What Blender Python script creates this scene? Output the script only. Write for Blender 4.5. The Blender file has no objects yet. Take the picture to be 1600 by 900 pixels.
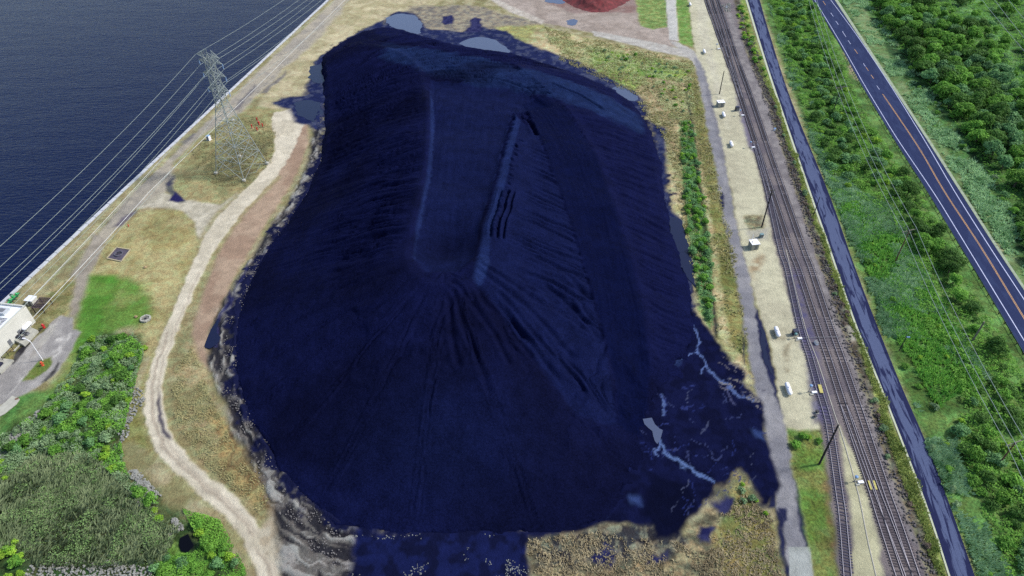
import bpy, math, random
import numpy as np
from mathutils import Vector, Matrix
random.seed(7)
RNG = np.random.default_rng(11)
C = bpy.context.scene.collection
SC = bpy.context.scene

# ------------------------------------------------------------------ camera, sky, sun
H, FPX, PITCH, ROLL = 140.0, 1067.0, math.radians(41), math.radians(-0.5)
fw = Vector((0, math.cos(PITCH), -math.sin(PITCH)))
rt0 = Vector((1, 0, 0)); up0 = rt0.cross(fw)
rt = rt0 * math.cos(ROLL) + up0 * math.sin(ROLL)
up = -rt0 * math.sin(ROLL) + up0 * math.cos(ROLL)
cam = bpy.data.cameras.new('camera')
cam.sensor_width = 36; cam.lens = FPX / 1600 * 36; cam.clip_start = 1; cam.clip_end = 8000
camo = bpy.data.objects.new('camera', cam); C.objects.link(camo)
m = Matrix.Identity(4)
for i in range(3):
    m[i][0] = rt[i]; m[i][1] = up[i]; m[i][2] = -fw[i]
m[2][3] = H
camo.matrix_world = m
SC.camera = camo

SUN_EL, SUN_AZ = math.radians(47), math.radians(80)      # azimuth from +Y, positive to +X
w = bpy.data.worlds.new('World'); SC.world = w; w.use_nodes = True
nt = w.node_tree; bg = nt.nodes['Background']
sky = nt.nodes.new('ShaderNodeTexSky'); sky.sky_type = 'NISHITA'; sky.sun_disc = False
sky.sun_elevation = SUN_EL; sky.sun_rotation = SUN_AZ; sky.air_density = 1.0; sky.dust_density = 1.5
nt.links.new(sky.outputs[0], bg.inputs[0]); bg.inputs[1].default_value = 0.13
sl = bpy.data.lights.new('sun', 'SUN'); sl.energy = 2.6; sl.angle = math.radians(6); sl.color = (1, .97, .93)
so = bpy.data.objects.new('sun', sl); C.objects.link(so)
sd = Vector((math.sin(SUN_AZ) * math.cos(SUN_EL), math.cos(SUN_AZ) * math.cos(SUN_EL), math.sin(SUN_EL)))
so.rotation_euler = sd.to_track_quat('Z', 'Y').to_euler()
SC.view_settings.view_transform = 'Standard'; SC.view_settings.look = 'None'
SC.view_settings.exposure = 0.9; SC.view_settings.gamma = 1
SC.cycles.max_bounces = 4; SC.cycles.use_denoising = False

# ------------------------------------------------------------------ helpers
def G(px, py, z=0.0):
    """place in the world of an image pixel, cast through the camera to height z (1600x900 image frame)"""
    d = fw * FPX + rt * (px - 800) + up * (450 - py)  # camera ray through the image pixel
    t = (z - H) / d.z
    return Vector((d.x * t, d.y * t, z))
def GP(pts, z=0.0): return [tuple(G(a, b, z)[:2]) for a, b in pts]

KA = 0.60
def lin(c):
    return tuple(((v / 255) / 12.92 if v <= 10.3 else ((v / 255 + .055) / 1.055) ** 2.4) for v in c)
def alb(c, k=KA): return tuple(min(.85, v * k) for v in lin(c))

def tag(o, label=None, cat=None, group=None, kind=None):
    if label: o['label'] = label
    if cat: o['category'] = cat
    if group: o['group'] = group
    if kind: o['kind'] = kind
    return o
def empty(name, loc, rz=0.0, label=None, cat=None, group=None):
    o = bpy.data.objects.new(name, None); C.objects.link(o)
    o.location = loc; o.rotation_euler = (0, 0, rz)
    return tag(o, label, cat, group)
def link_mesh(name, me, mat=None, parent=None):
    o = bpy.data.objects.new(name, me); C.objects.link(o)
    if mat: me.materials.append(mat)
    if parent: o.parent = parent
    return o

class MB:
    def __init__(s): s.v = []; s.f = []
    def add(s, vs, fs):
        b = len(s.v); s.v += [tuple(v) for v in vs]; s.f += [tuple(b + i for i in f) for f in fs]; return s
    def box(s, c, d, rz=0.0, tilt=None):
        x, y, z = d[0] / 2, d[1] / 2, d[2] / 2
        R = Matrix.Rotation(rz, 3, 'Z')
        if tilt: R = R @ Matrix.Rotation(tilt, 3, 'X')
        vs = [Vector(c) + R @ Vector((a * x, b * y, e * z)) for e in (-1, 1) for a, b in ((-1, -1), (1, -1), (1, 1), (-1, 1))]
        return s.add(vs, [(3, 2, 1, 0), (4, 5, 6, 7), (0, 1, 5, 4), (1, 2, 6, 5), (2, 3, 7, 6), (3, 0, 4, 7)])
    def bar(s, a, b, r0, r1=None, n=6, cap=True):
        r1 = r0 if r1 is None else r1
        a = Vector(a); b = Vector(b); d = (b - a).normalized()
        u = d.orthogonal().normalized(); w_ = d.cross(u)
        vs = []
        for p, r in ((a, r0), (b, r1)):
            for i in range(n):
                t = 2 * math.pi * i / n
                vs.append(p + u * math.cos(t) * r + w_ * math.sin(t) * r)
        fs = [(i, (i + 1) % n, n + (i + 1) % n, n + i) for i in range(n)]
        if cap: fs += [tuple(range(n - 1, -1, -1)), tuple(range(n, 2 * n))]
        return s.add(vs, fs)
    def path(s, pts, r, n=4):
        pts = [Vector(p) for p in pts]; vs = []; fs = []
        for k, p in enumerate(pts):
            d = (pts[min(k + 1, len(pts) - 1)] - pts[max(k - 1, 0)]).normalized()
            u = d.cross(Vector((0, 0, 1))); u = u.normalized() if u.length > 1e-3 else Vector((1, 0, 0)); w_ = d.cross(u)
            for i in range(n):
                t = 2 * math.pi * (i + .5) / n
                vs.append(p + u * math.cos(t) * r + w_ * math.sin(t) * r)
        for k in range(len(pts) - 1):
            for i in range(n):
                fs.append((k * n + i, k * n + (i + 1) % n, (k + 1) * n + (i + 1) % n, (k + 1) * n + i))
        return s.add(vs, fs)
    def lathe(s, prof, c=(0, 0, 0), n=16, axis='Z'):
        vs = []; fs = []
        for r, z in prof:
            for i in range(n):
                t = 2 * math.pi * i / n
                p = (r * math.cos(t), r * math.sin(t), z)
                if axis == 'X': p = (z, p[0], p[1])
                vs.append(Vector(c) + Vector(p))
        for k in range(len(prof) - 1):
            for i in range(n):
                fs.append((k * n + i, k * n + (i + 1) % n, (k + 1) * n + (i + 1) % n, (k + 1) * n + i))
        fs += [tuple(range(n - 1, -1, -1)), tuple(range((len(prof) - 1) * n, len(prof) * n))]
        return s.add(vs, fs)
    def prism(s, poly, z0, z1):
        n = len(poly)
        area = sum(poly[i][0] * poly[(i + 1) % n][1] - poly[(i + 1) % n][0] * poly[i][1] for i in range(n))
        if area < 0: poly = poly[::-1]
        vs = [(p[0], p[1], z0) for p in poly] + [(p[0], p[1], z1) for p in poly]
        fs = [tuple(range(n - 1, -1, -1)), tuple(range(n, 2 * n))] + [(i, (i + 1) % n, n + (i + 1) % n, n + i) for i in range(n)]
        return s.add(vs, fs)
    def build(s, name, mat=None, parent=None, smooth=False):
        me = bpy.data.meshes.new(name); me.from_pydata(s.v, [], s.f); me.update()
        if smooth: me.polygons.foreach_set('use_smooth', [True] * len(me.polygons))
        return link_mesh(name, me, mat, parent)

def np_mesh(name, V, Fq, n=4, smooth=True):
    me = bpy.data.meshes.new(name)
    me.vertices.add(len(V)); me.vertices.foreach_set('co', np.ascontiguousarray(V, np.float32).ravel())
    me.loops.add(len(Fq) * n); me.loops.foreach_set('vertex_index', np.ascontiguousarray(Fq, np.int32).ravel())
    me.polygons.add(len(Fq)); me.polygons.foreach_set('loop_start', np.arange(0, len(Fq) * n, n, dtype=np.int32))
    me.polygons.foreach_set('use_smooth', np.full(len(Fq), smooth))
    me.update(calc_edges=True); me.validate()
    return me
def set_col(me, name, col):
    a = me.color_attributes.new(name, 'FLOAT_COLOR', 'POINT'); a.data.foreach_set('color', np.ascontiguousarray(col, np.float32).ravel())

# ---- numpy noise
def _h(ix, iy, seed):
    n = (ix.astype(np.int64) * 374761393 + iy.astype(np.int64) * 668265263 + seed * 982451653) & 0xffffffff
    n = ((n ^ (n >> 13)) * 1274126177) & 0xffffffff
    return ((n ^ (n >> 16)) & 0xffff) / 65535.0
def vnoise(x, y, seed=0):
    ix = np.floor(x); iy = np.floor(y); fx = x - ix; fy = y - iy
    fx = fx * fx * (3 - 2 * fx); fy = fy * fy * (3 - 2 * fy)
    a = _h(ix, iy, seed); b = _h(ix + 1, iy, seed); c = _h(ix, iy + 1, seed); d = _h(ix + 1, iy + 1, seed)
    return (a * (1 - fx) + b * fx) * (1 - fy) + (c * (1 - fx) + d * fx) * fy
def fbm(x, y, s=1.0, seed=0, o=4):
    t = 0; a = .5; x = x / s; y = y / s
    for k in range(o):
        t = t + a * vnoise(x, y, seed + k * 17); a *= .5; x = x * 2.03 + 11.3; y = y * 2.03 + 5.7
    return t / (1 - .5 ** o)
def sstep(a, b, x):
    t = np.clip((x - a) / (b - a), 0, 1); return t * t * (3 - 2 * t)
def poly_sd(X, Y, poly):
    """signed distance, positive inside"""
    n = len(poly); d2 = np.full(X.shape, 1e18); ins = np.zeros(X.shape, bool)
    for i in range(n):
        x0, y0 = poly[i]; x1, y1 = poly[(i + 1) % n]
        ex, ey = x1 - x0, y1 - y0; L = ex * ex + ey * ey + 1e-12
        t = np.clip(((X - x0) * ex + (Y - y0) * ey) / L, 0, 1)
        d2 = np.minimum(d2, (X - x0 - t * ex) ** 2 + (Y - y0 - t * ey) ** 2)
        c = ((y0 > Y) != (y1 > Y))
        if y1 != y0: ins ^= c & (X < (x1 - x0) * (Y - y0) / (y1 - y0) + x0)
    d = np.sqrt(d2); return np.where(ins, d, -d)
def line_sd(X, Y, pts):
    """distance to a polyline, arc position of the nearest point, side"""
    best = np.full(X.shape, 1e18); S = np.zeros(X.shape); side = np.zeros(X.shape); acc = 0
    for i in range(len(pts) - 1):
        x0, y0 = pts[i]; x1, y1 = pts[i + 1]; ex, ey = x1 - x0, y1 - y0; L2 = ex * ex + ey * ey; L = math.sqrt(L2)
        t = np.clip(((X - x0) * ex + (Y - y0) * ey) / L2, 0, 1)
        d = (X - x0 - t * ex) ** 2 + (Y - y0 - t * ey) ** 2
        k = d < best; best = np.where(k, d, best); S = np.where(k, acc + t * L, S)
        side = np.where(k, np.sign(ex * (Y - y0) - ey * (X - x0)), side); acc += L
    return np.sqrt(best), S, side
def smooth_line(pts, step=2.0):
    P = [Vector((p[0], p[1], p[2] if len(p) > 2 else 0)) for p in pts]; out = []
    for i in range(len(P) - 1):
        p0, p1, p2, p3 = P[max(i - 1, 0)], P[i], P[i + 1], P[min(i + 2, len(P) - 1)]
        n = max(1, int((p2 - p1).length / step))
        for k in range(n):
            t = k / n
            out.append(.5 * ((2 * p1) + (p2 - p0) * t + (2 * p0 - 5 * p1 + 4 * p2 - p3) * t * t + (3 * p1 - p0 - 3 * p2 + p3) * t ** 3))
    out.append(P[-1]); return out

# ------------------------------------------------------------------ materials
def nodes_of(name):
    mt = bpy.data.materials.new(name); mt.use_nodes = True
    t = mt.node_tree; b = t.nodes['Principled BSDF']; return mt, t, b
def N(t, kind, **kw):
    n = t.nodes.new(kind)
    for k, v in kw.items():
        if k.startswith('i_'): n.inputs[k[2:].replace('_', ' ')].default_value = v
        else: setattr(n, k, v)
    return n
def mixc(t, fac, a, b, mode='MIX'):
    n = t.nodes.new('ShaderNodeMix'); n.data_type = 'RGBA'; n.blend_type = mode
    for s, v in ((0, fac), (6, a), (7, b)):
        if hasattr(v, 'links'): t.links.new(v, n.inputs[s])
        else: n.inputs[s].default_value = v if s == 0 else (v[0], v[1], v[2], 1)
    return n.outputs[2]
def mathn(t, op, a, b=0.0, clamp=False):
    n = t.nodes.new('ShaderNodeMath'); n.operation = op; n.use_clamp = clamp
    for s, v in ((0, a), (1, b)):
        if hasattr(v, 'links'): t.links.new(v, n.inputs[s])
        else: n.inputs[s].default_value = v
    return n.outputs[0]
def maprange(t, v, a, b, c, d):
    n = t.nodes.new('ShaderNodeMapRange'); t.links.new(v, n.inputs[0])
    for i, x in enumerate((a, b, c, d)): n.inputs[i + 1].default_value = x
    return n.outputs[0]
def noise(t, vec, scale, detail=3, rough=.6, dist=0.0):
    n = N(t, 'ShaderNodeTexNoise'); n.inputs['Scale'].default_value = scale; n.inputs['Detail'].default_value = detail
    n.inputs['Roughness'].default_value = rough; n.inputs['Distortion'].default_value = dist
    if vec: t.links.new(vec, n.inputs['Vector'])
    return n.outputs[0]
def bump(t, b, h, s, dist=.1):
    n = N(t, 'ShaderNodeBump'); n.inputs['Strength'].default_value = s; n.inputs['Distance'].default_value = dist
    t.links.new(h, n.inputs['Height']); t.links.new(n.outputs[0], b.inputs['Normal'])

def mat(name, c, rough=.7, var=.25, scale=2.0, metal=0.0, k=KA):
    mt, t, b = nodes_of(name); a = alb(c, k)
    tc = N(t, 'ShaderNodeTexCoord').outputs['Object']
    n = noise(t, tc, scale, 4)
    col = mixc(t, maprange(t, n, .3, .7, 0, 1), tuple(v * (1 - var) for v in a), tuple(min(.9, v * (1 + var)) for v in a))
    t.links.new(col, b.inputs['Base Color']); b.inputs['Roughness'].default_value = rough; b.inputs['Metallic'].default_value = metal
    return mt

def ground_material():
    mt, t, b = nodes_of('ground_cover')
    tc = N(t, 'ShaderNodeNewGeometry').outputs['Position']
    at = N(t, 'ShaderNodeVertexColor', layer_name='albedo')
    ex = N(t, 'ShaderNodeVertexColor', layer_name='extra')      # R vegetation, G wetness, B stoniness
    sp = N(t, 'ShaderNodeSeparateColor'); t.links.new(ex.outputs[0], sp.inputs[0])
    n1 = noise(t, tc, 1.6, 5, .7); n2 = noise(t, tc, .35, 4, .65, .6); n3 = noise(t, tc, 5.5, 3, .8)
    vo = N(t, 'ShaderNodeTexVoronoi'); vo.inputs['Scale'].default_value = 1.1; t.links.new(tc, vo.inputs['Vector'])
    veg = maprange(t, mathn(t, 'ADD', mathn(t, 'MULTIPLY', n1, .7), mathn(t, 'MULTIPLY', n2, .3)), .34, .66, .3, 1.75)
    soil = maprange(t, mathn(t, 'ADD', mathn(t, 'MULTIPLY', n3, .5), mathn(t, 'MULTIPLY', n2, .5)), .34, .66, .72, 1.28)
    stone = maprange(t, n3, .32, .68, .45, 1.6)
    f = N(t, 'ShaderNodeMix'); t.links.new(sp.outputs[0], f.inputs[0]); t.links.new(soil, f.inputs[2]); t.links.new(veg, f.inputs[3])
    f2 = N(t, 'ShaderNodeMix'); t.links.new(sp.outputs[2], f2.inputs[0]); t.links.new(f.outputs[0], f2.inputs[2]); t.links.new(stone, f2.inputs[3])
    cr = N(t, 'ShaderNodeCombineColor')
    for i in range(3): t.links.new(f2.outputs[0], cr.inputs[i])
    col = mixc(t, 1.0, at.outputs[0], cr.outputs[0], 'MULTIPLY')
    # hue drift of living grass against straw
    hv = mixc(t, maprange(t, n2, .4, .62, 0, 1), (1.18, 1.0, .8), (.85, 1.06, .9))
    col2 = mixc(t, sp.outputs[0], col, mixc(t, 1.0, col, hv, 'MULTIPLY'))
    t.links.new(col2, b.inputs['Base Color'])
    t.links.new(maprange(t, sp.outputs[1], 0, 1, .95, .55), b.inputs['Roughness'])
    t.links.new(maprange(t, sp.outputs[1], 0, .3, .15, .02), b.inputs['Specular IOR Level'])
    bump(t, b, mathn(t, 'ADD', n1, mathn(t, 'MULTIPLY', n3, .4)), .8, .35)
    return mt
M_ground = ground_material()

def water_material(name, c, rough, ws, bs, spec=.5):
    mt, t, b = nodes_of(name)
    tc = N(t, 'ShaderNodeNewGeometry').outputs['Position']
    mp = N(t, 'ShaderNodeMapping'); mp.inputs['Scale'].default_value = (.5, 1.6, 1); mp.inputs['Rotation'].default_value = (0, 0, .15)
    t.links.new(tc, mp.inputs[0])
    n1 = noise(t, mp.outputs[0], ws, 4, .65, .4); n2 = noise(t, mp.outputs[0], ws * .12, 3, .5)
    b.inputs['Base Color'].default_value = (*c, 1); b.inputs['Roughness'].default_value = rough
    b.inputs['IOR'].default_value = 1.33; b.inputs['Specular IOR Level'].default_value = spec
    bump(t, b, mathn(t, 'ADD', n1, mathn(t, 'MULTIPLY', n2, 1.2)), bs, .5)
    return mt
M_river = water_material('river_surface', alb((7, 21, 60)), .16, .55, .6, .14)
M_puddle = water_material('puddle_surface', alb((84, 94, 120)), .2, .3, .03)
M_darkpool = water_material('dark_pool_surface', alb((26, 32, 62)), .2, .3, .04)

# ------------------------------------------------------------------ ground
WEST = [G(513, 0), G(33, 447)]
sdir = (WEST[0] - WEST[1]).normalized(); snor = Vector((-sdir.y, sdir.x, 0))     # snor points to the river
W0 = WEST[1]

OUT = [(503, 90), (507, 150), (508, 200), (500, 250), (479, 300), (452, 345), (425, 378), (400, 420), (382, 460), (370, 500),
       (366, 540), (370, 590), (385, 640), (410, 690), (440, 735), (480, 780), (530, 815), (600, 831), (700, 835), (750, 831), (800, 834),
       (870, 828), (920, 822), (955, 800), (976, 762), (990, 715), (1003, 662), (1022, 620), (1052, 585), (1078, 545), (1084, 500), (1072, 430), (1052, 370),
       (1040, 320), (1031, 250), (1015, 200), (990, 163), (950, 135), (900, 115), (850, 98), (800, 83), (755, 77), (710, 70), (660, 56),
       (625, 45), (600, 42), (570, 48), (530, 68)]
OUTW = GP(OUT)

ROWS = [-900, -300, -60, 10, 40]; y = 55.0
while y < 470: ROWS.append(y); y += .34 + (y - 55) * .0021
ROWS += [480, 520, 600, 800, 1300, 2500, 4500]
ROWS = np.array(ROWS); NC = 860
S = np.concatenate([[-22, -8, -3, -1.6], np.linspace(-1.05, 1.05, NC), [1.6, 3, 8, 22]])
Wd = np.clip(108 + (ROWS - 55) * .66, 108, 420)
X = S[None, :] * Wd[:, None]; Y = np.repeat(ROWS[:, None], len(S), 1)
nr, nc = X.shape
WX = X + (fbm(X, Y, 7, 3, 4) - .5) * 5.0; WY = Y + (fbm(X, Y, 7, 23, 4) - .5) * 5.0   # warped lookup: natural borders
WX1 = X + (fbm(X, Y, 3, 43, 3) - .5) * 1.6; WY1 = Y + (fbm(X, Y, 3, 53, 3) - .5) * 1.6
COL = np.zeros((nr, nc, 3)); EX = np.zeros((nr, nc, 3)); ID = np.zeros((nr, nc), np.int32)
IDS = ['ground']
def region(name):
    if name not in IDS: IDS.append(name)
    return IDS.index(name)
NB = [fbm(X, Y, s_, 70 + i) for i, s_ in enumerate((2.2, 6, 16))]
def paint(poly, c, c2=None, soft=1.0, warp=1, mott=1, veg=0., wet=0., stone=0., rid=None, amt=1., th=.5, sharp=.12, sd=None):
    """ground cover of one kind inside a polygon; c2 is a second cover growing in patches"""
    if sd is None:
        P = GP(poly) if poly[0][0] == poly[0][0] else poly
        sx = WX if warp == 2 else WX1 if warp == 1 else X; sy = WY if warp == 2 else WY1 if warp == 1 else Y
        px = [p[0] for p in P]; py = [p[1] for p in P]
        k = (X > min(px) - 8) & (X < max(px) + 8) & (Y > min(py) - 8) & (Y < max(py) + 8)
        if not k.any(): return
        d = poly_sd(sx[k], sy[k], P)
    else:
        k = sd > -6; d = sd[k]
    mk = sstep(-soft, soft, d) * amt
    a = np.array(alb(c)); colr = np.broadcast_to(a, (len(d), 3))
    if c2 is not None:
        q = sstep(th - sharp, th + sharp, NB[mott][k])[:, None]
        colr = colr * (1 - q) + np.array(alb(c2)) * q
    mm = mk[:, None]
    COL[k] = COL[k] * (1 - mm) + colr * mm
    EX[k] = EX[k] * (1 - mm) + np.array([veg, wet, stone]) * mm
    if rid is not None:
        q = ID[k]; q[mk > .5] = region(rid); ID[k] = q

BIG = 4000
COL[:] = np.array(alb((168, 160, 128))); EX[:] = (.35, 0, 0)
q = sstep(.42, .6, NB[1])[..., None]; COL = COL * (1 - q) + np.array(alb((140, 134, 96))) * q
# wild green land on the east
paint([(1180, -60), (1187, 0), (1293, 300), (1407, 600), (1523, 900), (1560, 1000), (2400, 1000), (2400, -60)], (78, 110, 54), (106, 142, 78), 2, 1, 1, veg=.9)
paint([(1300, 0), (1500, 330), (1620, 500), (1700, 300), (1600, -10)], (52, 84, 48), (84, 122, 66), 2, 2, 1, veg=1)
# west service strip
paint([(530, -20), (500, 20), (440, 80), (370, 140), (300, 205), (190, 305), (40, 450), (-100, 590), (0, 640), (110, 540), (160, 470), (215, 380), (260, 320), (330, 230), (420, 150), (500, 80), (560, 30), (600, -20)], (150, 144, 108), (176, 166, 130), 2, 1, 1, veg=.5)
paint([(545, -20), (470, 50), (420, 95), (350, 165), (300, 212), (250, 262), (200, 308), (150, 370), (110, 430), (140, 440), (160, 385), (205, 330), (262, 298), (310, 260), (345, 210), (400, 150), (450, 110), (510, 55), (570, 10), (590, -20)], (166, 158, 144), (182, 172, 152), 1.2, 1, 1, veg=.0, rid='service_road')
paint([(147, 365), (120, 430), (108, 492), (122, 496), (136, 445), (165, 375)], (158, 148, 132), (172, 162, 146), .8, 1, 1, rid='service_road')
# pale soil between river road and pile
paint([(560, -20), (500, 60), (440, 110), (410, 150), (400, 175), (440, 170), (470, 160), (500, 90), (560, 50), (640, 20), (700, 0), (740, -20)], (196, 184, 150), (174, 164, 128), 2, 2, 1, veg=.25)
paint([(640, 10), (620, 30), (700, 70), (800, 60), (850, 70), (900, 60), (860, 38), (800, 25), (740, 8)], (158, 148, 128), (122, 116, 110), 2, 2, 0, veg=.3)
paint([(770, 42), (850, 38), (905, 60), (890, 88), (840, 84), (790, 66)], (170, 168, 110), (146, 146, 100), 2, 2, 0, veg=.6)
# bare reddish yard at the top
paint([(730, -30), (1045, -30), (1060, 72), (1030, 76), (930, 52), (850, 36), (800, 20)], (160, 146, 134), (176, 162, 150), 1.5, 1, 1)
paint([(870, -30), (855, 5), (900, 20), (1000, 20), (990, -30)], (150, 130, 122), (140, 112, 104), 2, 2, 1)
paint([(990, -20), (1000, 40), (1020, 46), (1042, 42), (1043, -20)], (138, 154, 96), (108, 132, 74), 1, 1, 0, veg=.9)
# weeds east of the pile
paint([(840, 42), (925, 60), (1020, 80), (1083, 95), (1092, 150), (1112, 240), (1132, 310), (1150, 400), (1165, 500), (1176, 600), (1150, 600), (1110, 520), (1085, 470), (1060, 370), (1040, 260), (1025, 200), (980, 145), (925, 118), (860, 98), (820, 70)], (162, 160, 118), (190, 176, 142), 1.5, 1, 1, veg=.7)
paint([(920, 72), (960, 80), (1030, 92), (1078, 112), (1060, 128), (1010, 122), (985, 150), (950, 120), (925, 105)], (122, 150, 78), (150, 168, 98), 2, 2, 1, veg=.9)
paint([(1000, 125), (1050, 130), (1060, 190), (1048, 240), (1030, 190), (1000, 155)], (176, 160, 128), (146, 136, 104), 1.5, 2, 0, veg=.7)
paint([(880, 95), (925, 112), (950, 125), (930, 128), (890, 112)], (170, 140, 118), None, 1, 1)
paint([(1000, 118), (1070, 130), (1072, 136), (1020, 126)], (176, 148, 124), None, .8, 1)
paint([(1083, 105), (1095, 150), (1115, 240), (1134, 310), (1150, 400), (1165, 500), (1175, 590), (1160, 560), (1140, 530), (1125, 430), (1108, 320), (1092, 230), (1076, 140)], (112, 116, 66), (138, 134, 86), 1, 1, 1, veg=.7)
paint([(1060, 190), (1078, 185), (1096, 300), (1112, 400), (1112, 515), (1092, 480), (1082, 400), (1068, 300)], (92, 136, 72), (120, 152, 96), 1, 1, 0, veg=1)
paint([(1074, 135), (1086, 210), (1098, 300), (1108, 380), (1116, 460), (1126, 530), (1118, 530), (1109, 460), (1101, 380), (1091, 300), (1080, 215), (1070, 140)], (62, 66, 46), (34, 40, 48), .9, 1, 0, veg=.5, wet=.3)
# crossing gravel trails and paved lane
paint([(732, -20), (800, 20), (848, 38), (850, 32), (800, 10), (760, -10)], (206, 198, 184), (190, 180, 166), .8, 1, 0, rid='gravel_path')
paint([(925, 48), (970, 56), (1025, 67), (1080, 80), (1092, 98), (1075, 90), (1020, 79), (968, 65), (928, 56)], (194, 190, 180), (178, 172, 162), .6, 1, 0, rid='gravel_path')
paint([(1037, -30), (1046, 62), (1060, 64), (1054, -30)], (198, 196, 188), (186, 184, 178), .25, 0, 1, rid='paved_lane')
paint([(1054, -30), (1058, 20), (1062, 66), (1084, 74), (1079, 30), (1072, -30)], (102, 138, 66), (126, 150, 86), .5, 1, 0, veg=.8)
paint([(1046, 64), (1060, 66), (1085, 80), (1098, 100), (1086, 104), (1070, 84)], (184, 180, 172), None, .6, 1)
# gravel yard beside the railway
paint([(1072, -30), (1083, 60), (1091, 97), (1113, 167), (1124, 213), (1138, 267), (1144, 300), (1156, 367), (1172, 433), (1185, 480), (1206, 545), (1219, 640), (1229, 670), (1283, 672), (1272, 600), (1255, 543), (1239, 483), (1219, 417), (1202, 343), (1190, 283), (1171, 217), (1152, 150), (1129, 83), (1112, 30), (1100, -30)], (204, 199, 168), (190, 184, 156), .5, 1, 2, rid='gravel_yard')
paint([(1083, -30), (1090, 50), (1120, 150), (1140, 200), (1130, 140), (1110, 70), (1100, -30)], (196, 190, 168), (208, 203, 178), 2, 2, 1, amt=.7)
paint([(1163, 338), (1190, 335), (1192, 360), (1168, 362)], (112, 108, 92), (150, 146, 120), 1.2, 2, 0, veg=.9)
paint([(1168, 360), (1200, 355), (1200, 375), (1168, 378)], (178, 174, 156), None, 1, 1)
paint([(1172, 410), (1190, 395), (1194, 430), (1180, 436)], (168, 148, 116), (196, 190, 160), 1.5, 2, 0)
paint([(1222, 530), (1230, 528), (1232, 580), (1224, 582)], (146, 136, 110), (196, 190, 160), 1.2, 2, 0)
# dark tarred lane beside it
paint([(1084, 88), (1096, 98), (1106, 130), (1122, 200), (1134, 255), (1144, 310), (1156, 372), (1170, 428), (1183, 490), (1199, 560), (1217, 630), (1229, 668), (1238, 720), (1250, 780), (1262, 850), (1272, 905), (1232, 905), (1222, 830), (1209, 770), (1198, 705), (1184, 620), (1170, 560), (1160, 500), (1148, 430), (1132, 350), (1122, 290), (1108, 215), (1096, 150)], (152, 150, 152), (134, 133, 138), .6, 1, 1, rid='access_road', stone=.15)
paint([(1100, 105), (1110, 150), (1128, 225), (1140, 300), (1131, 262), (1116, 195), (1104, 150)], (124, 122, 128), None, .8, 1, amt=.8)
for q in ([(1124, 303), (1129, 300), (1131, 325), (1127, 327)], [(1181, 478), (1190, 500), (1205, 555), (1218, 640), (1212, 622), (1194, 572), (1184, 530)], [(1212, 790), (1222, 800), (1226, 850), (1235, 900), (1226, 905), (1218, 860)],
          [(1240, 740), (1252, 790), (1264, 850), (1268, 900), (1260, 860), (1247, 805)], [(1218, 790), (1228, 792), (1230, 812), (1222, 814)], [(1158, 520), (1162, 540), (1164, 570), (1159, 550)], [(1206, 750), (1213, 790), (1200, 795)]):
    paint(q, (38, 42, 74), None, .4, 1, wet=.8)
paint([(1232, 855), (1266, 855), (1279, 960), (1236, 960)], (172, 176, 170), (160, 164, 158), .12, 0, 1, rid='concrete_apron')
paint([(1229, 668), (1285, 672), (1297, 760), (1306, 830), (1314, 960), (1284, 960), (1263, 850), (1247, 780), (1237, 712)], (98, 124, 58), (122, 134, 78), .7, 1, 1, veg=.9)
paint([(1290, 720), (1298, 760), (1307, 830), (1315, 960), (1306, 960), (1300, 850), (1288, 760)], (138, 118, 84), (112, 116, 66), .8, 1, 0, veg=.6)
# railway ballast
paint([(1095, -30), (1112, 35), (1129, 85), (1152, 152), (1171, 218), (1190, 285), (1201, 343), (1217, 415), (1238, 483), (1255, 545), (1271, 600), (1284, 672), (1293, 740), (1305, 830), (1312, 960), (1462, 960), (1436, 850), (1412, 790), (1388, 733), (1345, 595), (1312, 502), (1278, 402), (1245, 302), (1220, 228), (1200, 162), (1168, 85), (1155, 40), (1142, -30)], (126, 117, 116), (106, 99, 104), .7, 1, 1, stone=1, rid='railway_ballast')
paint([(1142, 20), (1165, 85), (1198, 165), (1243, 305), (1276, 405), (1310, 505), (1344, 598), (1387, 736), (1432, 852), (1425, 850), (1374, 716), (1330, 590), (1296, 500), (1260, 400), (1228, 300), (1180, 160), (1150, 85), (1135, 20)], (146, 140, 138), (126, 120, 120), 1, 1, 0, stone=1)
paint([(1309, 662), (1329, 700), (1349, 750), (1368, 817), (1392, 960), (1334, 960), (1329, 800), (1318, 730)], (198, 194, 158), (184, 180, 146), .6, 1, 1, rid='gravel_strip')
paint([(1150, 150), (1160, 175), (1180, 240), (1172, 235), (1158, 190)], (96, 88, 124), None, 1, 1, stone=.8, amt=.8)
paint([(1228, 420), (1252, 420), (1266, 500), (1280, 560), (1292, 610), (1300, 660), (1270, 660), (1258, 560), (1240, 490)], (84, 82, 120), (104, 98, 112), 1, 1, 0, stone=1, amt=.8)
# dark rough weeds, then light verge, then trail
paint([(1140, -30), (1156, 40), (1169, 85), (1201, 162), (1222, 228), (1246, 302), (1279, 402), (1313, 502), (1347, 595), (1391, 733), (1438, 850), (1470, 960), (1490, 960), (1452, 850), (1405, 733), (1361, 595), (1330, 502), (1292, 402), (1258, 302), (1233, 228), (1212, 162), (1180, 85), (1164, 40), (1155, -30)], (74, 70, 62), (104, 100, 92), 1, 1, 0, veg=.8)
paint([(1150, -30), (1166, 40), (1181, 85), (1213, 162), (1234, 228), (1259, 302), (1294, 402), (1331, 502), (1362, 595), (1406, 733), (1455, 850), (1492, 960), (1502, 960), (1466, 850), (1423, 733), (1371, 595), (1334, 502), (1298, 402), (1263, 302), (1238, 228), (1216, 162), (1190, 85), (1174, 40), (1160, -30)], (142, 156, 86), (112, 134, 66), .7, 1, 0, veg=.8)
paint([(1322, 508), (1334, 505), (1342, 528), (1330, 535)], (178, 172, 156), None, .8, 1, stone=.4)
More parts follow.
